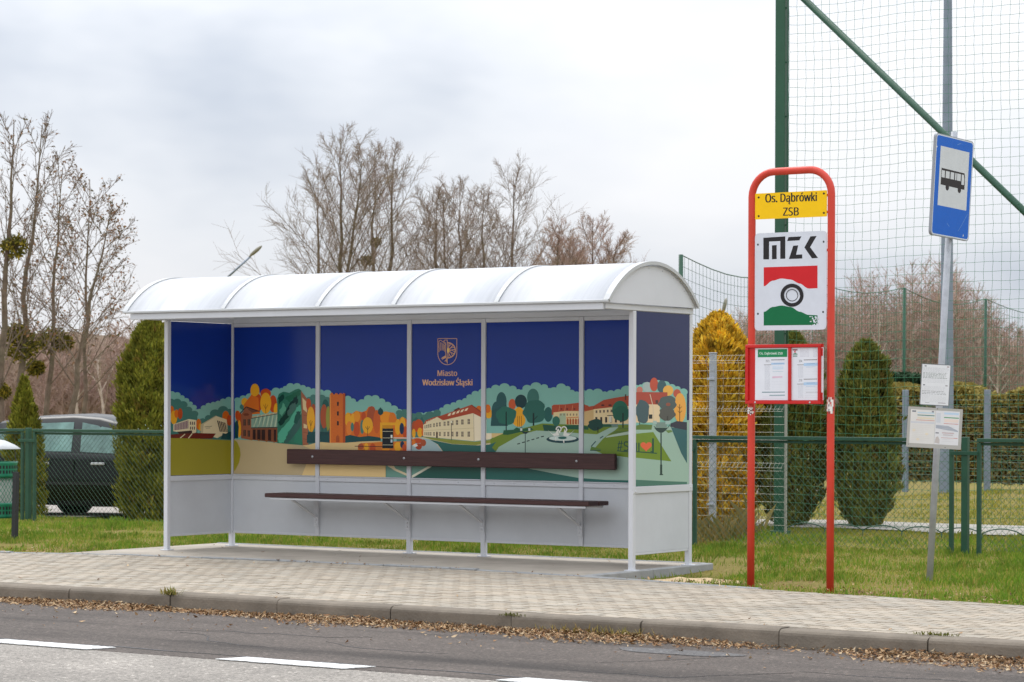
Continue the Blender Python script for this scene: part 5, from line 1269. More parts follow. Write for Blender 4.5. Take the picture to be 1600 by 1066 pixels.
# ------------------------------------------------------------------ hatchback cars in the lot
def car(name, loc, head, paint, label):
    r = thing(name, (0, 0, 0), label, 'car', 'parked cars')
    st = [(-2.08, 0.30, 0.62, 0.78, 0.70), (-2.05, 0.26, 0.78, 0.92, 0.76), (-1.9, 0.24, 0.84, 0.96, 0.80), (-1.3, 0.22, 0.865, 0.97, 0.83), (0.0, 0.20, 0.87, 0.93, 0.84), (0.85, 0.21, 0.865, 0.90, 0.83), (1.2, 0.22, 0.86, 0.84, 0.80), (1.7, 0.23, 0.82, 0.74, 0.74), (1.98, 0.25, 0.72, 0.62, 0.62), (2.1, 0.30, 0.56, 0.50, 0.46)]
    st2 = []
    for i in range(len(st) - 1):
        for k in range(3): st2.append(tuple(st[i][m] + (st[i + 1][m] - st[i][m]) * k / 3 for m in range(5)))
    st2.append(st[-1]); st = st2
    b = MB(); b.smooth = True; V = []; F = []
    for (x, zlo, w, zb, wb) in st:
        half_ = [(0.0, zlo), (w * 0.86, zlo), (w * 0.97, zlo + 0.10), (w, zlo + 0.24), (w * 0.995, (zlo + zb) / 2 + 0.06), (w * 0.97, zb - 0.10), (wb, zb - 0.01), (wb * 0.75, zb + 0.03), (0.0, zb + 0.045)]
        V += [(x, y, z) for y, z in half_] + [(x, -y, z) for y, z in half_[1:-1][::-1]]
    n = 16
    for i in range(len(st) - 1):
        for k in range(n): F.append((i * n + k, i * n + (k + 1) % n, (i + 1) * n + (k + 1) % n, (i + 1) * n + k))
    F += [list(range(n)), list(range((len(st) - 1) * n, len(st) * n))[::-1]]
    b.add(V, F)
    gh = [(-2.0, 0.96, 0.72, 0.70), (-1.86, 1.20, 0.80, 0.68), (-1.66, 1.36, 0.815, 0.64), (-1.2, 1.425, 0.83, 0.615), (-0.5, 1.45, 0.84, 0.61), (-0.1, 1.42, 0.84, 0.61), (0.15, 1.36, 0.84, 0.615), (0.4, 1.27, 0.835, 0.64), (0.75, 1.09, 0.83, 0.70), (1.12, 0.90, 0.80, 0.76)]
    V = []; F = []
    def beltz(x): return 0.96 - 0.03 * (x + 2) / 3
    for (x, zr, wb, wt) in gh:
        zr = max(zr, beltz(x) - 0.04); zb = min(beltz(x) - 0.04, zr - 0.005)
        V += [(x, wb, zb), (x, wt + (wb - wt) * 0.06, zb + (zr - zb) * 0.93), (x, wt * 0.86, zr + 0.005), (x, 0, zr + 0.03), (x, -wt * 0.86, zr + 0.005), (x, -(wt + (wb - wt) * 0.06), zb + (zr - zb) * 0.93), (x, -wb, zb)]
    for i in range(len(gh) - 1):
        for k in range(6): F.append((i * 7 + k, i * 7 + k + 1, (i + 1) * 7 + k + 1, (i + 1) * 7 + k))
    F += [list(range(7)), list(range((len(gh) - 1) * 7, len(gh) * 7))[::-1]]
    b.add(V, F)
    parts = [(b, 'body', paint)]
    def side_at(x, t):
        xs_ = [g_[0] for g_ in gh]; zr = np.interp(x, xs_, [g_[1] for g_ in gh]); wb = np.interp(x, xs_, [g_[2] for g_ in gh]); wt = np.interp(x, xs_, [g_[3] for g_ in gh]); zb = beltz(x) - 0.04
        f_ = t * 0.93; return wb + (wt + (wb - wt) * 0.06 - wb) * t, zb + (zr - zb) * f_
    def window(poly, sgn):
        bb = MB(); P = []
        m = len(poly); cen = (sum(p[0] for p in poly) / m, sum(p[1] for p in poly) / m)
        out = [(x, sgn * (side_at(x, t)[0] + 0.006), side_at(x, t)[1]) for x, t in poly]; c3 = (cen[0], sgn * (side_at(*cen)[0] + 0.012), side_at(*cen)[1])
        bb.add(out + [c3], [(i, (i + 1) % m, m) for i in range(m)]); return bb
    for sg in (1, -1):
        for poly in ([(-1.80, 0.12), (-1.42, 0.10), (-1.40, 0.88), (-1.60, 0.80)], [(-1.32, 0.10), (-0.42, 0.10), (-0.47, 0.90), (-1.30, 0.90)], [(-0.28, 0.10), (0.66, 0.12), (0.40, 0.72), (0.15, 0.86), (-0.34, 0.91)]):
            parts.append((window(poly, sg), 'side_window', M['car_glass']))
    def across(x0, x1, off):
        bb = MB(); xs_ = [g_[0] for g_ in gh]; rows = []
        for x in np.linspace(x0, x1, 4):
            zr = np.interp(x, xs_, [g_[1] for g_ in gh]); wt = np.interp(x, xs_, [g_[3] for g_ in gh]); rows.append([(x + off, wt * f_, zr + 0.012 + 0.025 * (1 - abs(f_)) + 0.006) for f_ in (-0.86, -0.4, 0, 0.4, 0.86)])
        V = [p for r_ in rows for p in r_]; bb.add(V, [(i * 5 + k, i * 5 + k + 1, i * 5 + k + 6, i * 5 + k + 5) for i in range(3) for k in range(4)]); return bb
    parts.append((across(0.30, 1.05, 0.008), 'windscreen', M['car_glass'])); parts.append((across(-1.95, -1.70, -0.012), 'rear_window', M['car_glass']))
    for sg in (1, -1):
        for x in (-0.84, 0.02):
            bb = MB(); yh = sg * 0.872; bb.hull_chamfer((x - 0.1, x - 0.09, x + 0.09, x + 0.1), (yh - 0.022, yh - 0.015, yh + 0.015, yh + 0.022), (0.775, 0.782, 0.803, 0.81)); parts.append((bb, 'door_handle', M['alu']))
        bb = MB(); bb.box(-1.0, 0.95, sg * 0.868 - 0.012, sg * 0.868 + 0.012, 0.50, 0.54); parts.append((bb, 'trim_strip', M['black_plastic']))
        for xd_ in (-0.36, 0.86, -1.12): bb = MB(); bb.box(xd_ - 0.004, xd_ + 0.004, sg * 0.866 - 0.008, sg * 0.866 + 0.008, 0.34, 0.84); parts.append((bb, 'door_seam', M['black_plastic']))
        bb = MB(); bb.hull_chamfer((0.62, 0.66, 0.78, 0.82), (sg * 0.98 - 0.1, sg * 0.98 - 0.08, sg * 0.98 + 0.08, sg * 0.98 + 0.1), (0.90, 0.93, 1.02, 1.05)); parts.append((bb, 'wing_mirror', paint))
        bb = MB(); bb.hull_chamfer((1.86, 1.90, 2.0, 2.05), (sg * 0.58 - 0.12, sg * 0.58 - 0.1, sg * 0.58 + 0.1, sg * 0.58 + 0.12), (0.52, 0.55, 0.64, 0.67)); parts.append((bb, 'headlight', M['lamp_clear']))
        bb = MB(); bb.hull_chamfer((-2.09, -2.08, -1.98, -1.94), (sg * 0.70 - 0.07, sg * 0.70 - 0.06, sg * 0.70 + 0.06, sg * 0.70 + 0.07), (0.66, 0.69, 0.88, 0.92)); parts.append((bb, 'tail_light', M['lamp_red']))
    bb = MB(); bb.box(2.02, 2.115, -0.26, 0.26, 0.36, 0.47); parts.append((bb, 'number_plate', M['paint_white'])); bb = MB(); bb.box(-2.10, -2.03, -0.26, 0.26, 0.56, 0.67); parts.append((bb, 'number_plate', M['paint_white']))
    for (pb, nm, mt) in parts: pb.build(nm, mt, r)
    for sg in (1, -1):
        for x in (-1.28, 1.30):
            bb = MB(); bb.m = 0
            arcp = [(x + 0.375 * math.cos(t), 0.31 + 0.375 * math.sin(t)) for t in np.linspace(-0.15, PI + 0.15, 18)]
            bb.prism(arcp, 0.846, 0.878, lambda u, v, w: (u, sg * w, v)); bb.build('wheel_arch', M['black_plastic'], r)
            w = bpy.data.objects.new('wheel', None)
            bt = MB(); c = (x, sg * 0.79, 0.305); bt.lathe(c, [(0.2, -0.09), (0.285, -0.10), (0.305, -0.07), (0.305, 0.07), (0.285, 0.10), (0.2, 0.095)], 28, (0, sg, 0)); wt_ = bt.build('wheel', M['tyre'], r)
            br = MB(); br.lathe(c, [(0.2, 0.0), (0.205, 0.09), (0.19, 0.088), (0.185, 0.05), (0.0, 0.045)], 24, (0, sg, 0))
            for k in range(5):
                a = 2 * PI * k / 5; br.bar((x + 0.03 * math.cos(a), sg * 0.88, 0.305 + 0.03 * math.sin(a)), (x + 0.185 * math.cos(a), sg * 0.875, 0.305 + 0.185 * math.sin(a)), 0.05, 0.02, up=(0, 1, 0))
            br.lathe((x, sg * 0.87, 0.305), [(0.05, 0), (0.045, 0.02), (0, 0.022)], 14, (0, sg, 0)); br.build('rim', M['rim'], wt_)
            bpy.data.objects.remove(w)
    r.location = [float(q) for q in loc]; r.rotation_euler = (0, 0, head); return r
def heading(a): d = math.cos(a) * RV - math.sin(a) * FV; return math.atan2(d[1], d[0])
LOTZ = -0.205
ha = heading(math.radians(20)); hv = np.array([math.cos(ha), math.sin(ha), 0]); sv = np.array([hv[1], -hv[0], 0])
rear = spot(28, 35.0, LOTZ)         # near rear wheel
cc = rear + hv * 1.28 - sv * 0.79
car('parked_car', cc, ha, M['car_green'], 'dark green hatchback parked beyond the fence between the two green conifers')
rc = car('parked_car', spot(232, 50, -0.33), heading(math.radians(15)), M['car_red'], 'pale red car mostly hidden behind the dark green hatchback')
# ------------------------------------------------------------------ columnar conifers
def conifer(name, base, H, R, prof, cols, seed, n, label, group, size=1.0, tilt=0.55, brown=S(122, 92, 46)):
    r = np.random.default_rng(seed)
    root = thing(name, base, label, 'conifer', group)
    hs = np.array([p[0] for p in prof]); rs_ = np.array([p[1] for p in prof])
    # trunk + twiggy core
    b = MB(); b.tube([(base[0], base[1], base[2] - 0.1), (base[0], base[1], base[2] + H * 0.5), (base[0], base[1], base[2] + H * 0.9)], [0.05, 0.035, 0.008], 7)
    for k in range(240):
        h = r.uniform(0.05, 0.88); a = r.uniform(0, 2 * PI); q = R * np.interp(h, hs, rs_) * 0.75
        b.seg((base[0], base[1], base[2] + H * h * 0.9), (base[0] + q * math.cos(a), base[1] + q * math.sin(a), base[2] + H * (h * 0.9 + 0.08)), 0.008, 0.003)
    b.build('trunk', M['bark'], root)
    # sprays: flat fan-like leaf clusters, denser towards the outside
    K_ = 9; mc = int(n * 2.8) // K_; m = mc * K_; hc = r.uniform(0.0, 1, mc) ** 0.9; ac = r.uniform(0, 2 * PI, mc); h = np.clip(np.repeat(hc, K_) + r.normal(0, 0.011, m), 0, 1); a = np.repeat(ac, K_) + r.normal(0, 0.09, m)
    lump = 1 + 0.08 * np.sin(a * 2 + h * 7 + seed) + 0.09 * np.sin(a * 5 - h * 19 + seed * 2) + 0.07 * np.sin(a * 9 + h * 33 + seed) + 0.05 * np.sin(a * 3 + h * 57)
    cl1 = np.sin(a * 6 + h * 23 + seed) * np.sin(h * 41 - a * 4 + seed * 3)
    lump = lump * (1 + 0.16 * np.clip(cl1, -1, 0.2)) + np.repeat((r.uniform(0, 1, mc) > 0.93) * r.uniform(0.03, 0.2, mc), K_)
    rr_ = R * np.interp(h, hs, rs_) * lump * (0.62 + 0.42 * np.repeat(r.uniform(0, 1, mc) ** 0.5, K_) + r.normal(0, 0.02, m))
    P = np.stack([base[0] + rr_ * np.cos(a), base[1] + rr_ * np.sin(a), base[2] + H * h + r.normal(0, 0.015, m)], 1)
    out = np.stack([np.cos(a), np.sin(a), np.zeros(m)], 1); tang = np.stack([-np.sin(a), np.cos(a), np.zeros(m)], 1)
    up = np.array([0, 0, 1.0]) + out * (tilt + r.normal(0, 0.25, (m, 1))) + tang * r.normal(0, 0.45, (m, 1)); up /= np.linalg.norm(up, axis=1, keepdims=True)
    side = np.cross(up, out + tang * r.normal(0, 0.9, (m, 1))); side /= np.linalg.norm(side, axis=1, keepdims=True)
    L = size * r.uniform(0.035, 0.085, (m, 1)); W = L * r.uniform(0.10, 0.22, (m, 1))
    V = np.stack([P - side * W * 0.3, P + side * W * 0.3, P + up * L * 0.55 + side * W, P + up * L, P + up * L * 0.55 - side * W], 1).reshape(-1, 3)
    F = np.arange(m * 5).reshape(m, 5)
    cl = np.array(cols); w = r.dirichlet([1.1] * len(cl), m); C = w @ cl
    clump = np.sin(a * 4 + h * 13 + seed) * np.sin(h * 21 + a * 2); C = C * (1 + 0.14 * clump[:, None]) * np.repeat(r.uniform(0.72, 1.25, mc), K_)[:, None]
    br = (np.sin(a * 3 - h * 11 + seed * 1.7) * np.sin(h * 17 + a * 5 + seed) > 0.55) & np.repeat(r.uniform(0, 1, mc) < 0.45, K_); C[br] = C[br] * 0.4 + np.array(brown) * 0.6
    b = MB(); b.arrays(V, F, np.clip(C, 0, 1)); b.build('foliage', M['leaf'], root)
    return root
GR = [S(112, 122, 42), S(142, 142, 50), S(84, 96, 36), S(160, 148, 58)]
GR2 = [S(94, 110, 48), S(124, 130, 56), S(72, 86, 42), S(146, 132, 64)]
GD = [S(250, 210, 56), S(240, 192, 46), S(204, 156, 46), S(255, 230, 104), S(150, 116, 44)]
col_prof = [(0, 0.62), (0.08, 0.86), (0.3, 1.0), (0.55, 0.97), (0.75, 0.82), (0.88, 0.58), (0.96, 0.3), (1.0, 0.04)]
cone_prof = [(0, 0.7), (0.1, 1.0), (0.35, 0.88), (0.6, 0.66), (0.8, 0.42), (0.93, 0.18), (1.0, 0.03)]
drop_prof = [(0, 0.34), (0.05, 0.58), (0.14, 0.84), (0.3, 1.0), (0.62, 0.97), (0.8, 0.82), (0.92, 0.56), (0.98, 0.25), (1.0, 0.08)]
cg = 'columnar conifers beyond the fence'
conifer('thuja_tree', spot(238, 33.0, -0.12), 2.62, 0.45, col_prof, GR, 1, 15000, 'big green columnar conifer touching the left end of the shelter', cg)
conifer('thuja_tree', spot(38, 32.6, -0.15), 1.86, 0.29, cone_prof, GR, 2, 6500, 'small pointed green conifer behind the litter bin', cg, 0.9)
conifer('thuja_tree', spot(1122, 30.2, -0.04), 2.50, 0.50, col_prof, GD, 3, 14000, 'golden yellow conifer beside the right end of the shelter', cg, 1.25, 0.8)
conifer('thuja_tree', spot(1236, 30.0, -0.04), 2.28, 0.385, drop_prof, GR2, 4, 10500, 'dark green conifer behind the red bus stop frame', cg)
conifer('thuja_tree', spot(1353, 29.6, -0.04), 2.16, 0.345, drop_prof, GR2, 5, 11000, 'dark green conifer standing alone right of the red bus stop frame', cg)

# ------------------------------------------------------------------ bare deciduous trees
def rot(v, ax, a):
    ax = ax / (np.linalg.norm(ax) + 1e-9); return v * math.cos(a) + np.cross(ax, v) * math.sin(a) + ax * np.dot(ax, v) * (1 - math.cos(a))
def bare_tree(base, tip, spread, seed, label, bark, twig, nl=24, r0=0.17, lo=0.2, sub=9, sub2=5, ang=0.75, leaves=0, mistle=(), name='bare_tree', group='bare trees', tw=0.011, leafcol=None, forks=0):
    r = random.Random(seed); base = v3(base); tip = v3(tip); H = np.linalg.norm(tip - base)
    root = thing(name, base, label, 'tree', group)
    tb, cb = MB(), MB(); lv = []
    def poly(p, d, L, n, bendz, wob_, rr0, rr1, mb, rec=None):
        pts = [p]; q = p; dd = d / np.linalg.norm(d)
        for k in range(n):
            dd = dd + np.array([r.gauss(0, wob_), r.gauss(0, wob_), r.gauss(0, wob_) + bendz]); dd /= np.linalg.norm(dd)
            q = q + dd * L / n; pts.append(q)
        for k in range(n): mb.seg(pts[k], pts[k + 1], rr0 + (rr1 - rr0) * k / n, rr0 + (rr1 - rr0) * (k + 1) / n)
        return pts
    def along(pts, t):
        x = t * (len(pts) - 1); i = min(int(x), len(pts) - 2); f_ = x - i; return pts[i] + (pts[i + 1] - pts[i]) * f_, pts[i + 1] - pts[i]
    # trunk
    n = 12; tr = [base + (tip - base) * k / n + np.array([r.gauss(0, 0.006) * H * math.sin(PI * k / n), r.gauss(0, 0.006) * H * math.sin(PI * k / n), 0]) for k in range(n + 1)]
    tb.tube(tr, [max(0.012, r0 * (1 - k / n) ** 0.8) for k in range(n + 1)], 7)
    leaders = [(tr, H, 0.0)]
    for f_ in range(forks):
        t = r.uniform(0.18, 0.38); p, d = along(tr, t); a = r.uniform(0, 2 * PI); h = np.array([math.cos(a), math.sin(a), 0]); dd = np.array([0, 0, 1.0]) + h * r.uniform(0.3, 0.5)
        L = H * (1 - t) * r.uniform(0.75, 0.95); pts = poly(p, dd, L, 8, 0.05, 0.05, r0 * 0.6, 0.015, tb); leaders.append((pts, L, 0.1))
    for (ld, LH, l0) in leaders:
        m = nl if ld is tr else int(nl * 0.6)
        for i in range(m):
            t = max(l0, lo) + (0.97 - max(l0, lo)) * (i + r.random()) / m
            p, d = along(ld, t); d = d / np.linalg.norm(d); a = i * 2.4 + r.uniform(-0.4, 0.4)
            h = np.array([math.cos(a), math.sin(a), 0.0]); an = ang * r.uniform(0.75, 1.25) * (1.15 - 0.4 * t)
            L = spread * (1 - t) ** 0.62 * r.uniform(0.75, 1.2) * (1 if ld is tr else 0.75) + 0.35
            dd = d * math.cos(an) + h * math.sin(an)
            rb = max(tw * 1.7, r0 * 0.24 * (1 - t) ** 0.9); lim = poly(p, dd, L, 6, 0.026, 0.022, rb, tw * 1.1, tb)
            for k in range(sub):
                u = 0.2 + 0.78 * (k + r.random()) / sub; q, e = along(lim, u); e = e / np.linalg.norm(e)
                ax = np.array([r.gauss(0, 1), r.gauss(0, 1), r.gauss(0, 1)]); f2 = rot(e, np.cross(e, ax), r.uniform(0.45, 0.95)); f2[2] += 0.08
                L2 = L * r.uniform(0.18, 0.38) * (1.15 - u * 0.5); sb = poly(q, f2, L2, 3, 0.025, 0.035, tw * 1.25, tw * 0.8, cb)
                for k2 in range(sub2):
                    u2 = 0.2 + 0.8 * (k2 + r.random()) / sub2; q2, e2 = along(sb, u2); e2 = e2 / np.linalg.norm(e2)
                    ax = np.array([r.gauss(0, 1), r.gauss(0, 1), r.gauss(0, 1)]); f3 = rot(e2, np.cross(e2, ax), r.uniform(0.35, 0.9)); f3[2] += 0.06
                    L3 = L2 * r.uniform(0.3, 0.6) + 0.08; p3 = q2 + f3 / np.linalg.norm(f3) * L3; cb.seg(q2, p3, tw * 0.85, tw * 0.55)
                    if leaves and r.random() < leaves: lv.append(p3); lv.append((q2 + p3) / 2)
    tb.build('trunk', bark, root, sides=5)
    if lv:
        P = np.array(lv); m = len(P); g_ = np.random.default_rng(seed); P = P + g_.normal(0, 0.05, P.shape)
        d1 = g_.normal(0, 1, (m, 3)); d1 /= np.linalg.norm(d1, axis=1, keepdims=True); d2 = np.cross(d1, g_.normal(0, 1, (m, 3))); d2 /= np.linalg.norm(d2, axis=1, keepdims=True); L = g_.uniform(0.025, 0.06, (m, 1))
        cb.col = S(124, 108, 94); cb.flush_segs(3)
        cc_ = np.array(leafcol)[g_.integers(0, len(leafcol), m)]
        cb.arrays(np.stack([P - d1 * L, P + d2 * L * 0.5, P + d1 * L, P - d2 * L * 0.5], 1).reshape(-1, 3), np.arange(m * 4).reshape(m, 4), cc_)
        cb.build('crown', M['dryleaf'], root)
    else: cb.build('crown', twig, root)
    for (c, R) in mistle:
        mb = MB(); g_ = np.random.default_rng(int(R * 1000) + seed); m = int(420 * max(0.45, R)); c = v3(c)
        d1 = g_.normal(0, 1, (m, 3)); d1 /= np.linalg.norm(d1, axis=1, keepdims=True); d1[:, 2] *= 0.85
        ln = R * (0.55 + 0.45 * g_.uniform(0, 1, m) ** 0.5)
        for k in range(m // 3): mb.seg(c, c + d1[k] * ln[k], 0.012, 0.006)
        mb.col = S(96, 88, 36); mb.flush_segs(3)
        P = c + d1 * ln[:, None] * g_.uniform(0.55, 1.05, (m, 1)); P = np.concatenate([P, c + d1 * ln[:, None], c + d1[::-1] * ln[:, None] * 0.8]); m = len(P)
        s1 = g_.normal(0, 1, (m, 3)); s1 /= np.linalg.norm(s1, axis=1, keepdims=True); s2 = np.cross(s1, g_.normal(0, 1, (m, 3))); s2 /= np.linalg.norm(s2, axis=1, keepdims=True); L = g_.uniform(0.045, 0.10, (m, 1))
        cl = np.array([S(122, 112, 34), S(92, 90, 30), S(146, 128, 40), S(70, 72, 28)])[g_.integers(0, 4, m)]
        mb.arrays(np.stack([P - s1 * L, P + s2 * L * 0.3, P + s1 * L, P - s2 * L * 0.3], 1).reshape(-1, 3), np.arange(m * 4).reshape(m, 4), cl)
        mb.build('mistletoe', M['leaf'], root)
    return root
LC = [S(128, 92, 62), S(108, 84, 60), S(150, 116, 84), S(92, 84, 52)]
D1 = 62
def mist(px, py, rpx, D): return (depth(px, py, D), rpx / F_ * D)
def tip(px, py, D): return depth(px, py, D)
G1 = 'bare trees at the left edge'
bare_tree(spot(-6, D1, -0.3), tip(22, 188, D1), 2.6, 21, 'tall dark bare tree with yellow green mistletoe at the left edge', M['bark'], M['twig'], 18, 0.12, 0.2, 6, 4, 0.66, 0.15, [mist(20, 386, 25, D1), mist(2, 612, 16, D1)], 'bare_tree', G1, 0.0065, LC)
bare_tree(spot(22, D1 + 2, -0.3), tip(66, 196, D1 + 2), 2.6, 22, 'tall bare tree with bent top, second from the left edge', M['bark'], M['twig'], 22, 0.11, 0.25, 6, 4, 0.64, 0.15, [mist(32, 540, 34, D1 + 2), mist(26, 520, 20, D1 + 2)], 'bare_tree', G1, 0.0065, LC)
bare_tree(spot(68, D1 + 4, -0.3), tip(98, 262, D1 + 4), 3.0, 23, 'bare tree with brown seed tufts and a broad mistletoe clump at mid height', M['bark'], M['twig'], 20, 0.09, 0.25, 7, 4, 0.75, 0.6, [mist(82, 532, 27, D1 + 4), mist(55, 575, 16, D1 + 4), mist(100, 536, 16, D1 + 4)], 'bare_tree', G1, 0.0065, LC)
bare_tree(spot(90, D1 + 1, -0.3), tip(172, 330, D1 + 1), 2.9, 24, 'bare tree leaning right with hanging dry leaves left of the shelter roof', M['bark'], M['twig'], 20, 0.095, 0.25, 7, 4, 0.9, 0.75, [], 'bare_tree', G1, 0.0065, LC)
bare_tree(spot(128, D1 + 6, -0.3), tip(140, 280, D1 + 6), 2.8, 25, 'slim bare tree with dry leaves behind the leaning one', M['bark'], M['twig'], 18, 0.075, 0.3, 7, 4, 0.8, 0.7, [], 'bare_tree', G1, 0.0065, LC)
G2 = 'bare trees rising above the shelter roof'
D2 = 108
for i, (pb, pt, sp, lab, mi, fk) in enumerate((
    (537, (532, 200), 5.6, 'tallest bare tree above the shelter roof', [], 1),
    (580, (585, 222), 4.6, 'bare tree with a mistletoe ball just right of the tallest one', [(587, 378, 10), (574, 408, 12)], 0),
    (606, (614, 226), 5.0, 'slim upright bare tree leaning right near the middle of the roof', [], 0),
    (500, (497, 262), 4.6, 'leftmost bare tree above the shelter roof', [], 0),
    (678, (682, 292), 4.6, 'thin low bare tree between the two taller groups', [], 0),
    (722, (718, 276), 4.8, 'bare tree with many upright stems above the roof', [], 2),
    (742, (756, 290), 3.9, 'slim bare tree in the middle of the right group', [], 0),
    (799, (803, 258), 5.4, 'tall pointed bare tree right of the roof middle', [], 0),
    (866, (872, 345), 3.4, 'low hazy bare tree between the pointed one and the round one', [], 1),
    (928, (926, 333), 4.2, 'round reddish bare tree above the right end of the roof', [], 3))):
    D = D2 + (i * 7) % 13
    red = i >= 8
    bare_tree(spot(pb, D, -0.3), tip(pt[0], pt[1] + 16, D), sp * 1.15, 40 + i, lab, M['bark'] if i < 4 else M['bark_far'], M['twig_red'] if red else M['twig'], 28 if not red else 34, 0.17, 0.2, 10, 7, 0.68, 0, [mist(*m_, D) for m_ in mi], 'bare_tree', G2, 0.0075 if not red else 0.009, LC, fk)
# far woods read as one mass: many thin stems and twigs
def wood(name, x0, x1, Dn, Df, n, hfun, mat, seed, tw=0.022):
    g_ = np.random.default_rng(seed); b = MB()
    for k in range(n):
        X = g_.uniform(x0, x1); D = g_.uniform(Dn, Df); px = 800 + X / ((Dn + Df) / 2) * F_; p = spot(px, D, -0.4)
        H = hfun(px) * (D / ((Dn + Df) / 2)) * g_.uniform(0.7, 1.02) * (1 - 0.0)
        lean = g_.normal(0, 0.05, 2); top = p + np.array([lean[0] * H, lean[1] * H, H]); b.seg(p, (p + top) / 2, 0.07, 0.045); b.seg((p + top) / 2, top, 0.045, 0.015)
        m = int(34 + H * 4)
        for j in range(m):
            t = g_.uniform(0.12, 0.98); q = p + (top - p) * t; a = g_.uniform(0, 2 * PI); L = H * 0.26 * (1 - t) ** 0.6 * g_.uniform(0.6, 1.2) + 0.3
            d = np.array([math.cos(a) * 0.75, math.sin(a) * 0.75, g_.uniform(0.4, 1.0)]); e = q + d * L; b.seg(q, e, tw * 1.2, tw * 0.7)
            for _ in range(3):
                u = g_.uniform(0.3, 1); s_ = q + d * L * u; b.seg(s_, s_ + (d * 0.6 + g_.normal(0, 0.5, 3)) * L * 0.45, tw * 0.8, tw * 0.5)
    return tag(b.build(name, mat), kind='stuff', label='far leafless wood', cat='wood')
def hl(px): return np.interp(px, [-100, 0, 100, 200, 320], [6.8, 6.4, 6.0, 6.6, 6.0])
w1 = wood('far_wood', -34, -17, 128, 158, 190, hl, M['twig_red'], 5, 0.017); w1['label'] = 'brown leafless wood far behind the parked cars at the left'
def hr(px): return np.interp(px, [1040, 1100, 1180, 1260, 1330, 1365, 1400, 1440, 1480, 1520, 1570, 1640], [6.2, 6.8, 8.0, 7.6, 9.4, 11.2, 9.0, 11.8, 11.2, 9.4, 7.2, 6.2])
w2 = wood('far_wood', 9.5, 33.5, 146, 172, 330, hr, M['twig_red'], 6, 0.0145); w2['label'] = 'reddish brown birch wood behind the sports pitch at the right'
# a few pale birch stems at the wood's edge
for k, (pb, pt, D) in enumerate(((168, (150, 560), 120), (120, (124, 510), 124), (1556, (1562, 520), 138), (1368, (1374, 470), 140))):
    bare_tree(spot(pb, D, -0.3), tip(*pt, D), 1.6, 80 + k, ('pale birch stem forking low before the left wood', 'thin pale birch left of the forked one', 'pale birch at the right wood edge near the frame side', 'pale birch in the right wood behind the lone conifer')[k], material('birch_bark', S(176, 160, 146), 0.8, var=0.3, scale=2), M['twig'], 9, 0.1, 0.35, 5, 3, 0.7, 0, [], 'birch_tree', 'birches at the wood edge', 0.014)
# brown beech hedge and a dark shrub at the far side of the lawn
def hedge(name, p0, p1, H, W, cols, seed, n, label, mats, cat='hedge', sz=0.055):
    g_ = np.random.default_rng(seed); p0, p1 = v3(p0), v3(p1); d = p1 - p0; L = np.linalg.norm(d); u = d / L; s_ = np.cross(u, (0, 0, 1.0))
    a = g_.uniform(0, 1, n); hh = g_.uniform(0, 1, n) ** 0.8; w = g_.uniform(-1, 1, n)
    top = H * (1 + 0.05 * np.sin(a * L * 1.7) + 0.04 * np.sin(a * L * 4.1 + 1))
    P = p0 + a[:, None] * d + s_ * (w * W * (1 - 0.25 * hh))[:, None] + np.array([0, 0, 1.0]) * (hh * top)[:, None]
    s1 = g_.normal(0, 1, (n, 3)); s1 /= np.linalg.norm(s1, axis=1, keepdims=True); s2 = np.cross(s1, g_.normal(0, 1, (n, 3))); s2 /= np.linalg.norm(s2, axis=1, keepdims=True); Lf = g_.uniform(0.6, 1.2, (n, 1)) * sz
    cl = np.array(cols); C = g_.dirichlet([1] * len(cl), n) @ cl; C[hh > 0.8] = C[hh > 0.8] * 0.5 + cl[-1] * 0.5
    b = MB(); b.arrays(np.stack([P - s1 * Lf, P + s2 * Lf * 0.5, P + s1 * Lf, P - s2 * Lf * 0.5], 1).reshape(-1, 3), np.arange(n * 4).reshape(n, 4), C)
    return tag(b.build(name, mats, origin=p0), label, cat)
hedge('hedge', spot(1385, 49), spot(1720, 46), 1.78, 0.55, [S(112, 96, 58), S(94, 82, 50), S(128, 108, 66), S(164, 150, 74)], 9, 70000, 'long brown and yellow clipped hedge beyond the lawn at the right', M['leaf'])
hedge('shrub', spot(1392, 50.5), spot(1432, 50), 2.0, 0.4, [S(40, 66, 48), S(30, 52, 40), S(58, 84, 56)], 10, 10000, 'dark green shrub at the left end of the brown hedge', M['leaf'], 'shrub')

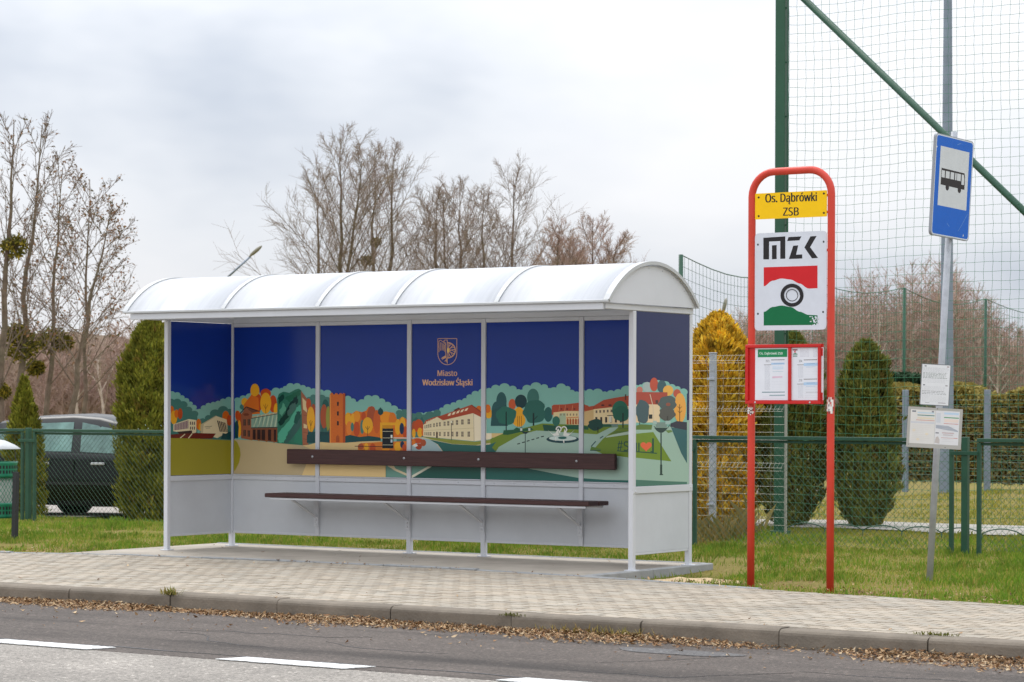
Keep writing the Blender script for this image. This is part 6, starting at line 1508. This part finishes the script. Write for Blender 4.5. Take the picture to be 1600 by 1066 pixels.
# ------------------------------------------------------------------ grass, straw and fallen leaves
def blades(n, xr_, yr_, seed, hmin, hmax, wid, cols, keep, name, label, bendk=0.5):
    g_ = np.random.default_rng(seed)
    x = g_.uniform(*xr_, n); y = g_.uniform(*yr_, n); k = keep(x, y, g_); x, y = x[k], y[k]; n = len(x); z = terrain(x, y) - 0.01
    patch = 0.5 + 0.5 * wob(x * 1.3, y * 1.6); patch2 = 0.5 + 0.5 * wob(x * 4.7 + 3, y * 5.3)
    H = (hmin + (hmax - hmin) * g_.uniform(0, 1, n) ** 1.6) * (0.35 + 1.1 * patch * patch2 + 0.15 * patch)
    a = g_.uniform(0, 2 * PI, n); ln = np.stack([np.cos(a), np.sin(a), np.zeros(n)], 1); s_ = np.stack([-np.sin(a), np.cos(a), np.zeros(n)], 1)
    P = np.stack([x, y, z], 1); up = np.array([0, 0, 1.0]); be = g_.uniform(0.1, 1.0, n)[:, None] * bendk; Hc = H[:, None]; w = wid * g_.uniform(0.6, 1.3, n)[:, None]
    mid = P + up * Hc * 0.6 + ln * Hc * be * 0.35; tp = P + up * Hc * (1.0 - 0.25 * be) + ln * Hc * be
    V = np.stack([P - s_ * w, P + s_ * w, mid + s_ * w * 0.8, tp, mid - s_ * w * 0.8], 1).reshape(-1, 3); F = np.arange(n * 5).reshape(n, 5)
    cl = np.array(cols); base = g_.uniform(0, 1, n) * 0.55 + patch * 0.3 + g_.normal(0, 0.12, n) + 0.15 * patch2; base = np.clip(base, 0, 0.999) * (len(cl) - 1); i = base.astype(int); f_ = (base - i)[:, None]
    C = cl[i] * (1 - f_) + cl[np.minimum(i + 1, len(cl) - 1)] * f_
    b = MB(); b.arrays(V, F, C); return tag(b.build(name, M['grass']), label=label, cat='grass', kind='stuff')
GCOL = [S(192, 166, 110), S(174, 162, 86), S(148, 158, 62), S(120, 150, 49), S(106, 144, 43), S(132, 166, 57)]
def keepv(x, y, g_):
    e = edge_y(x); k = y > e + 0.035
    k &= ~((x > -5.66) & (x < 0.08) & (y < 1.33))
    k &= ~(((x - 0.62) / 0.5) ** 2 + ((y + 0.28 + 0.25 * (x - 0.6)) / 0.36) ** 2 < g_.uniform(0.5, 1.2, len(x)))
    bare = wob(x * 0.9 + 2, y * 1.2) + 0.5 * wob(x * 2.9, y * 3.1 + 4)
    k &= ~((x > -0.1) & (x < 0.55) & (y > -0.8) & (y < 1.5) & (g_.uniform(0, 1, len(x)) < 0.8)); k &= (bare > -0.75 + g_.uniform(-0.3, 0.3, len(x))); return k
vg = blades(210000, (-15, 7), (-2.2, 6.6), 31, 0.025, 0.105, 0.0042, GCOL, keepv, 'verge_grass', 'short green and straw coloured grass of the verge between pavement and fence')
cx_ = RNG.uniform(-14, 6.5, 1500); cy_ = RNG.uniform(-1.4, 6.0, 1500); CC = np.stack([cx_, cy_], 1)
def keept(x, y, g_):
    k = keepv(x, y, g_); d2 = np.full(len(x), 9.0)
    for c in CC: np.minimum(d2, (x - c[0]) ** 2 + (y - c[1]) ** 2, out=d2)
    return k & (d2 < 0.005 * g_.uniform(0.2, 1.6, len(x)))
blades(330000, (-14, 6.6), (-1.5, 6.1), 36, 0.03, 0.12, 0.0036, [S(176, 164, 92), S(142, 152, 64), S(112, 138, 50), S(130, 158, 62)], keept, 'grass_tufts', 'taller greener tufts standing out of the verge grass', 0.6)
lg = blades(60000, (-14, 14), (6.6, 8.2), 32, 0.03, 0.09, 0.005, [S(172, 150, 86), S(150, 146, 66), S(126, 140, 52), S(112, 132, 46)], lambda x, y, g_: (y < 8.14 + 0.015 * x) & (x > -7), 'path_edge_grass', 'short worn grass strip in front of the pale path')
lawn = blades(90000, (-16, 14), (10.3, 24), 33, 0.03, 0.08, 0.008, [S(176, 152, 80), S(160, 148, 64), S(142, 144, 56), S(126, 136, 50)], lambda x, y, g_: (y > 10.32 + 0.015 * x) & (x > -9.5), 'lawn_grass', 'yellow green lawn beyond the pale path')
p_ = ground(1118, 838, -0.05)
blades(2600, (p_[0] - 0.85, p_[0] + 0.95), (4.25, 5.9), 34, 0.12, 0.42, 0.003, [S(176, 152, 96), S(150, 132, 80), S(120, 116, 60), S(190, 168, 110)], lambda x, y, g_: g_.uniform(0, 1, len(x)) < 0.35 + 0.65 * np.exp(-((x - p_[0]) / 0.5) ** 2), 'dry_grass_tuft', 'tall dry straw grass at the fence beside the shelter', 0.7)
# leaves drifted along the kerb, and a scatter on paving
g_ = np.random.default_rng(41); n = 34000
x = g_.uniform(-9, 9, n); dens = 0.42 + 0.33 * np.sin(x * 1.1 + 0.6) * np.sin(x * 0.43) + 0.28 * np.sin(x * 2.7 + 1) + 0.12 * np.sin(x * 6.1)
wdt = 0.09 + 0.24 * np.clip(dens + 0.05 + 0.11 * (x + 0.5), 0.05, 1.25); tt = np.abs(g_.normal(0, 0.62, n)); y = -4.245 - wdt * tt
k = (tt < 1.6) & (g_.uniform(0, 1, n) < np.clip(dens * 1.2 + 0.34, 0.05, 1)); x, y, wdt, tt = x[k], y[k], wdt[k], tt[k]; n = len(x)
z = RZ + 0.005 + 0.030 * np.clip(1 - tt, 0, 1) ** 1.3 * g_.uniform(0, 1, n) * np.clip(wdt / 0.25, 0.3, 1.2)
xs2 = g_.uniform(-8, 8, 420); ys2 = g_.uniform(-4.2, -0.7, 420) ; ys2 = np.where(g_.uniform(0, 1, 420) < 0.6, edge_y(xs2) - np.abs(g_.normal(0, 0.1, 420)) - 0.02, ys2); kk = (g_.uniform(0, 1, 420) < 0.6); xs2, ys2 = xs2[kk], ys2[kk]
xs3 = g_.uniform(-6, 8, 420); ys3 = -4.5 - np.abs(g_.normal(0, 0.5, 420))
xs4 = g_.uniform(-5.4, -0.2, 26); ys4 = g_.uniform(-0.4, 1.1, 26)
xs5 = g_.uniform(-9, 6, 1600); ys5 = edge_y(xs5) + np.abs(g_.normal(0.0, 0.4, 1600)) + 0.03; kk = ~((xs5 > -5.66) & (xs5 < 0.1) & (ys5 < 1.33)); xs5, ys5 = xs5[kk], ys5[kk]
X = np.concatenate([x, xs2, xs3, xs4, xs5]); Y = np.concatenate([y, ys2, ys3, ys4, ys5]); Z = np.concatenate([z, np.full(len(xs2), 0.004), np.full(len(xs3), RZ + 0.006), np.full(len(xs4), 0.004), terrain(xs5, ys5) + 0.03])
n = len(X); P = np.stack([X, Y, Z], 1); a = g_.uniform(0, 2 * PI, n); d1 = np.stack([np.cos(a), np.sin(a), g_.normal(0, 0.28, n)], 1); d1 /= np.linalg.norm(d1, axis=1, keepdims=True)
nr = np.stack([g_.normal(0, 0.4, n), g_.normal(0, 0.4, n), np.ones(n)], 1); d2 = np.cross(nr, d1); d2 /= np.linalg.norm(d2, axis=1, keepdims=True); L = 0.008 + 0.018 * g_.uniform(0, 1, (n, 1)) ** 1.8; W = L * g_.uniform(0.25, 0.55, (n, 1)); cu = np.array([0, 0, 1.0]) * L * g_.uniform(0.0, 0.5, (n, 1))
V = np.stack([P - d1 * L + cu, P - d2 * W, P + d1 * L + cu, P + d2 * W], 1).reshape(-1, 3)
F = np.concatenate([np.arange(n * 4).reshape(n, 4)[:, [0, 1, 3]], np.arange(n * 4).reshape(n, 4)[:, [1, 2, 3]]])
lc = np.array([S(158, 126, 90), S(136, 100, 68), S(180, 150, 112), S(108, 80, 56), S(196, 172, 138), S(146, 110, 74)]); C = lc[g_.integers(0, len(lc), n)] * g_.uniform(0.75, 1.15, (n, 1))
b = MB(); b.arrays(V, F, np.concatenate([C, C])); tag(b.build('fallen_leaves', M['dryleaf']), 'drift of small brown fallen leaves in the gutter along the kerb', 'fallen leaves', kind='stuff')
# weeds in the kerb joints
def weed(c, n, h, spread, cols, seed, label):
    g_ = np.random.default_rng(seed); a = g_.uniform(0, 2 * PI, n); c = v3(c); b = MB(); cl = np.array(cols)
    P = c + np.stack([g_.normal(0, spread * 0.15, n), g_.normal(0, 0.012, n), np.zeros(n)], 1); d = np.stack([np.cos(a), np.sin(a) * 0.6, g_.uniform(0.6, 1.6, n)], 1); d /= np.linalg.norm(d, axis=1, keepdims=True); H = h * g_.uniform(0.4, 1, (n, 1)); s_ = np.cross(d, (0, 0, 1.0)); s_ /= np.linalg.norm(s_, axis=1, keepdims=True)
    V = np.stack([P - s_ * 0.003, P + s_ * 0.003, P + d * H * 0.6 + s_ * 0.004, P + d * H, P + d * H * 0.6 - s_ * 0.004], 1).reshape(-1, 3)
    b.arrays(V, np.arange(n * 5).reshape(n, 5), cl[g_.integers(0, len(cl), n)]); tag(b.build('weed', M['grass'], origin=c), label, 'weed', 'weeds in the kerb')
WC = [S(140, 136, 70), S(116, 124, 52), S(164, 146, 90)]
weed((-1.3917 , -4.235, -0.01), 70, 0.085, 0.26, WC, 1, 'weed tuft growing from the kerb joint left of the shelter middle')
weed((1.608, -4.236, -0.02), 60, 0.035, 0.3, [S(110, 104, 50), S(90, 92, 40)], 2, 'flat moss tuft in the kerb joint below the shelter middle')
weed((2.15, -4.27, RZ), 70, 0.12, 0.9, [S(176, 150, 96), S(150, 134, 76)], 3, 'thin straw coloured weed in the gutter below the shelter')
weed((2.5, -4.27, RZ), 60, 0.10, 0.7, [S(150, 140, 76), S(170, 150, 90)], 4, 'low weed in the gutter below the red bus stop frame')
weed((4.6, -4.12, 0.0), 90, 0.03, 0.5, [S(120, 116, 50), S(96, 100, 40)], 5, 'moss cushion on the kerb joint near the right frame edge')
# ------------------------------------------------------------------ light, sky, camera
SUN_EL, SUN_AZ = math.radians(52), math.radians(300)     # azimuth measured from +Y towards +X
w = bpy.data.worlds.new('World'); scene.world = w; w.use_nodes = True
nt = w.node_tree; N = nt.nodes; L = nt.links; N.clear()
out = N.new('ShaderNodeOutputWorld')
sky = N.new('ShaderNodeTexSky'); sky.sky_type = 'NISHITA'; sky.sun_disc = False; sky.sun_elevation = SUN_EL; sky.sun_rotation = SUN_AZ; sky.air_density = 1.0; sky.dust_density = 2.0
bg1 = N.new('ShaderNodeBackground'); bg1.inputs['Strength'].default_value = 0.1; L.new(sky.outputs[0], bg1.inputs['Color'])
tc = N.new('ShaderNodeTexCoord'); mp = N.new('ShaderNodeMapping'); mp.inputs['Scale'].default_value = (2.2, 2.2, 5.0); mp.inputs['Location'].default_value = (0.9, 0.35, 0.15); L.new(tc.outputs['Generated'], mp.inputs[0])
nz = N.new('ShaderNodeTexNoise'); nz.inputs['Scale'].default_value = 1.6; nz.inputs['Detail'].default_value = 5; nz.inputs['Roughness'].default_value = 0.52; L.new(mp.outputs[0], nz.inputs['Vector'])
cr = N.new('ShaderNodeValToRGB'); L.new(nz.outputs['Fac'], cr.inputs[0]); e = cr.color_ramp.elements
e[0].position = 0.36; e[0].color = (*S(199, 207, 220), 1); e[1].position = 0.62; e[1].color = (*S(245, 246, 250), 1); x = e.new(0.49); x.color = (*S(230, 234, 241), 1)
bg2 = N.new('ShaderNodeBackground'); sx = N.new('ShaderNodeSeparateXYZ'); L.new(tc.outputs['Generated'], sx.inputs[0])
# an overcast sky is some two to three times brighter overhead than at the horizon
zr = N.new('ShaderNodeMapRange'); L.new(sx.outputs['Z'], zr.inputs[0]); zr.inputs[1].default_value = 0.0; zr.inputs[2].default_value = 1.0; zr.inputs[3].default_value = 0.77; zr.inputs[4].default_value = 2.4
L.new(zr.outputs[0], bg2.inputs['Strength']); L.new(cr.outputs[0], bg2.inputs['Color'])
mx = N.new('ShaderNodeMixShader'); mx.inputs[0].default_value = 0.94; L.new(bg1.outputs[0], mx.inputs[1]); L.new(bg2.outputs[0], mx.inputs[2]); L.new(mx.outputs[0], out.inputs['Surface'])
sl = bpy.data.lights.new('sun', 'SUN'); sl.energy = 1.1; sl.angle = math.radians(30); sl.color = (1.0, 0.96, 0.9)
so = bpy.data.objects.new('sun', sl); COL.objects.link(so)
sd = Vector((math.sin(SUN_AZ) * math.cos(SUN_EL), math.cos(SUN_AZ) * math.cos(SUN_EL), math.sin(SUN_EL)))
so.rotation_euler = sd.to_track_quat('Z', 'Y').to_euler(); so.location = (0, 0, 30)
cam = bpy.data.cameras.new('camera'); co = bpy.data.objects.new('camera', cam); COL.objects.link(co); scene.camera = co
cam.sensor_width = 36; cam.lens = F_ / 1600 * 36; cam.shift_y = (Y0 - 533) / 1600; cam.clip_end = 3000; cam.clip_start = 0.1
fw_ = Vector(FV); rt_ = Vector(RV); up_ = Vector((0, 0, 1))
Mx = Matrix((rt_, up_, -fw_)).transposed().to_4x4() @ Matrix.Rotation(ROLL, 4, 'Z')
Mx.translation = Vector(CAM); co.matrix_world = Mx
cam.dof.use_dof = True; cam.dof.focus_distance = 20.5; cam.dof.aperture_fstop = 8.0
scene.view_settings.view_transform = 'Standard'; scene.view_settings.look = 'None'; scene.view_settings.exposure = 0.24; scene.view_settings.gamma = 1.0
scene.view_settings.use_curve_mapping = False
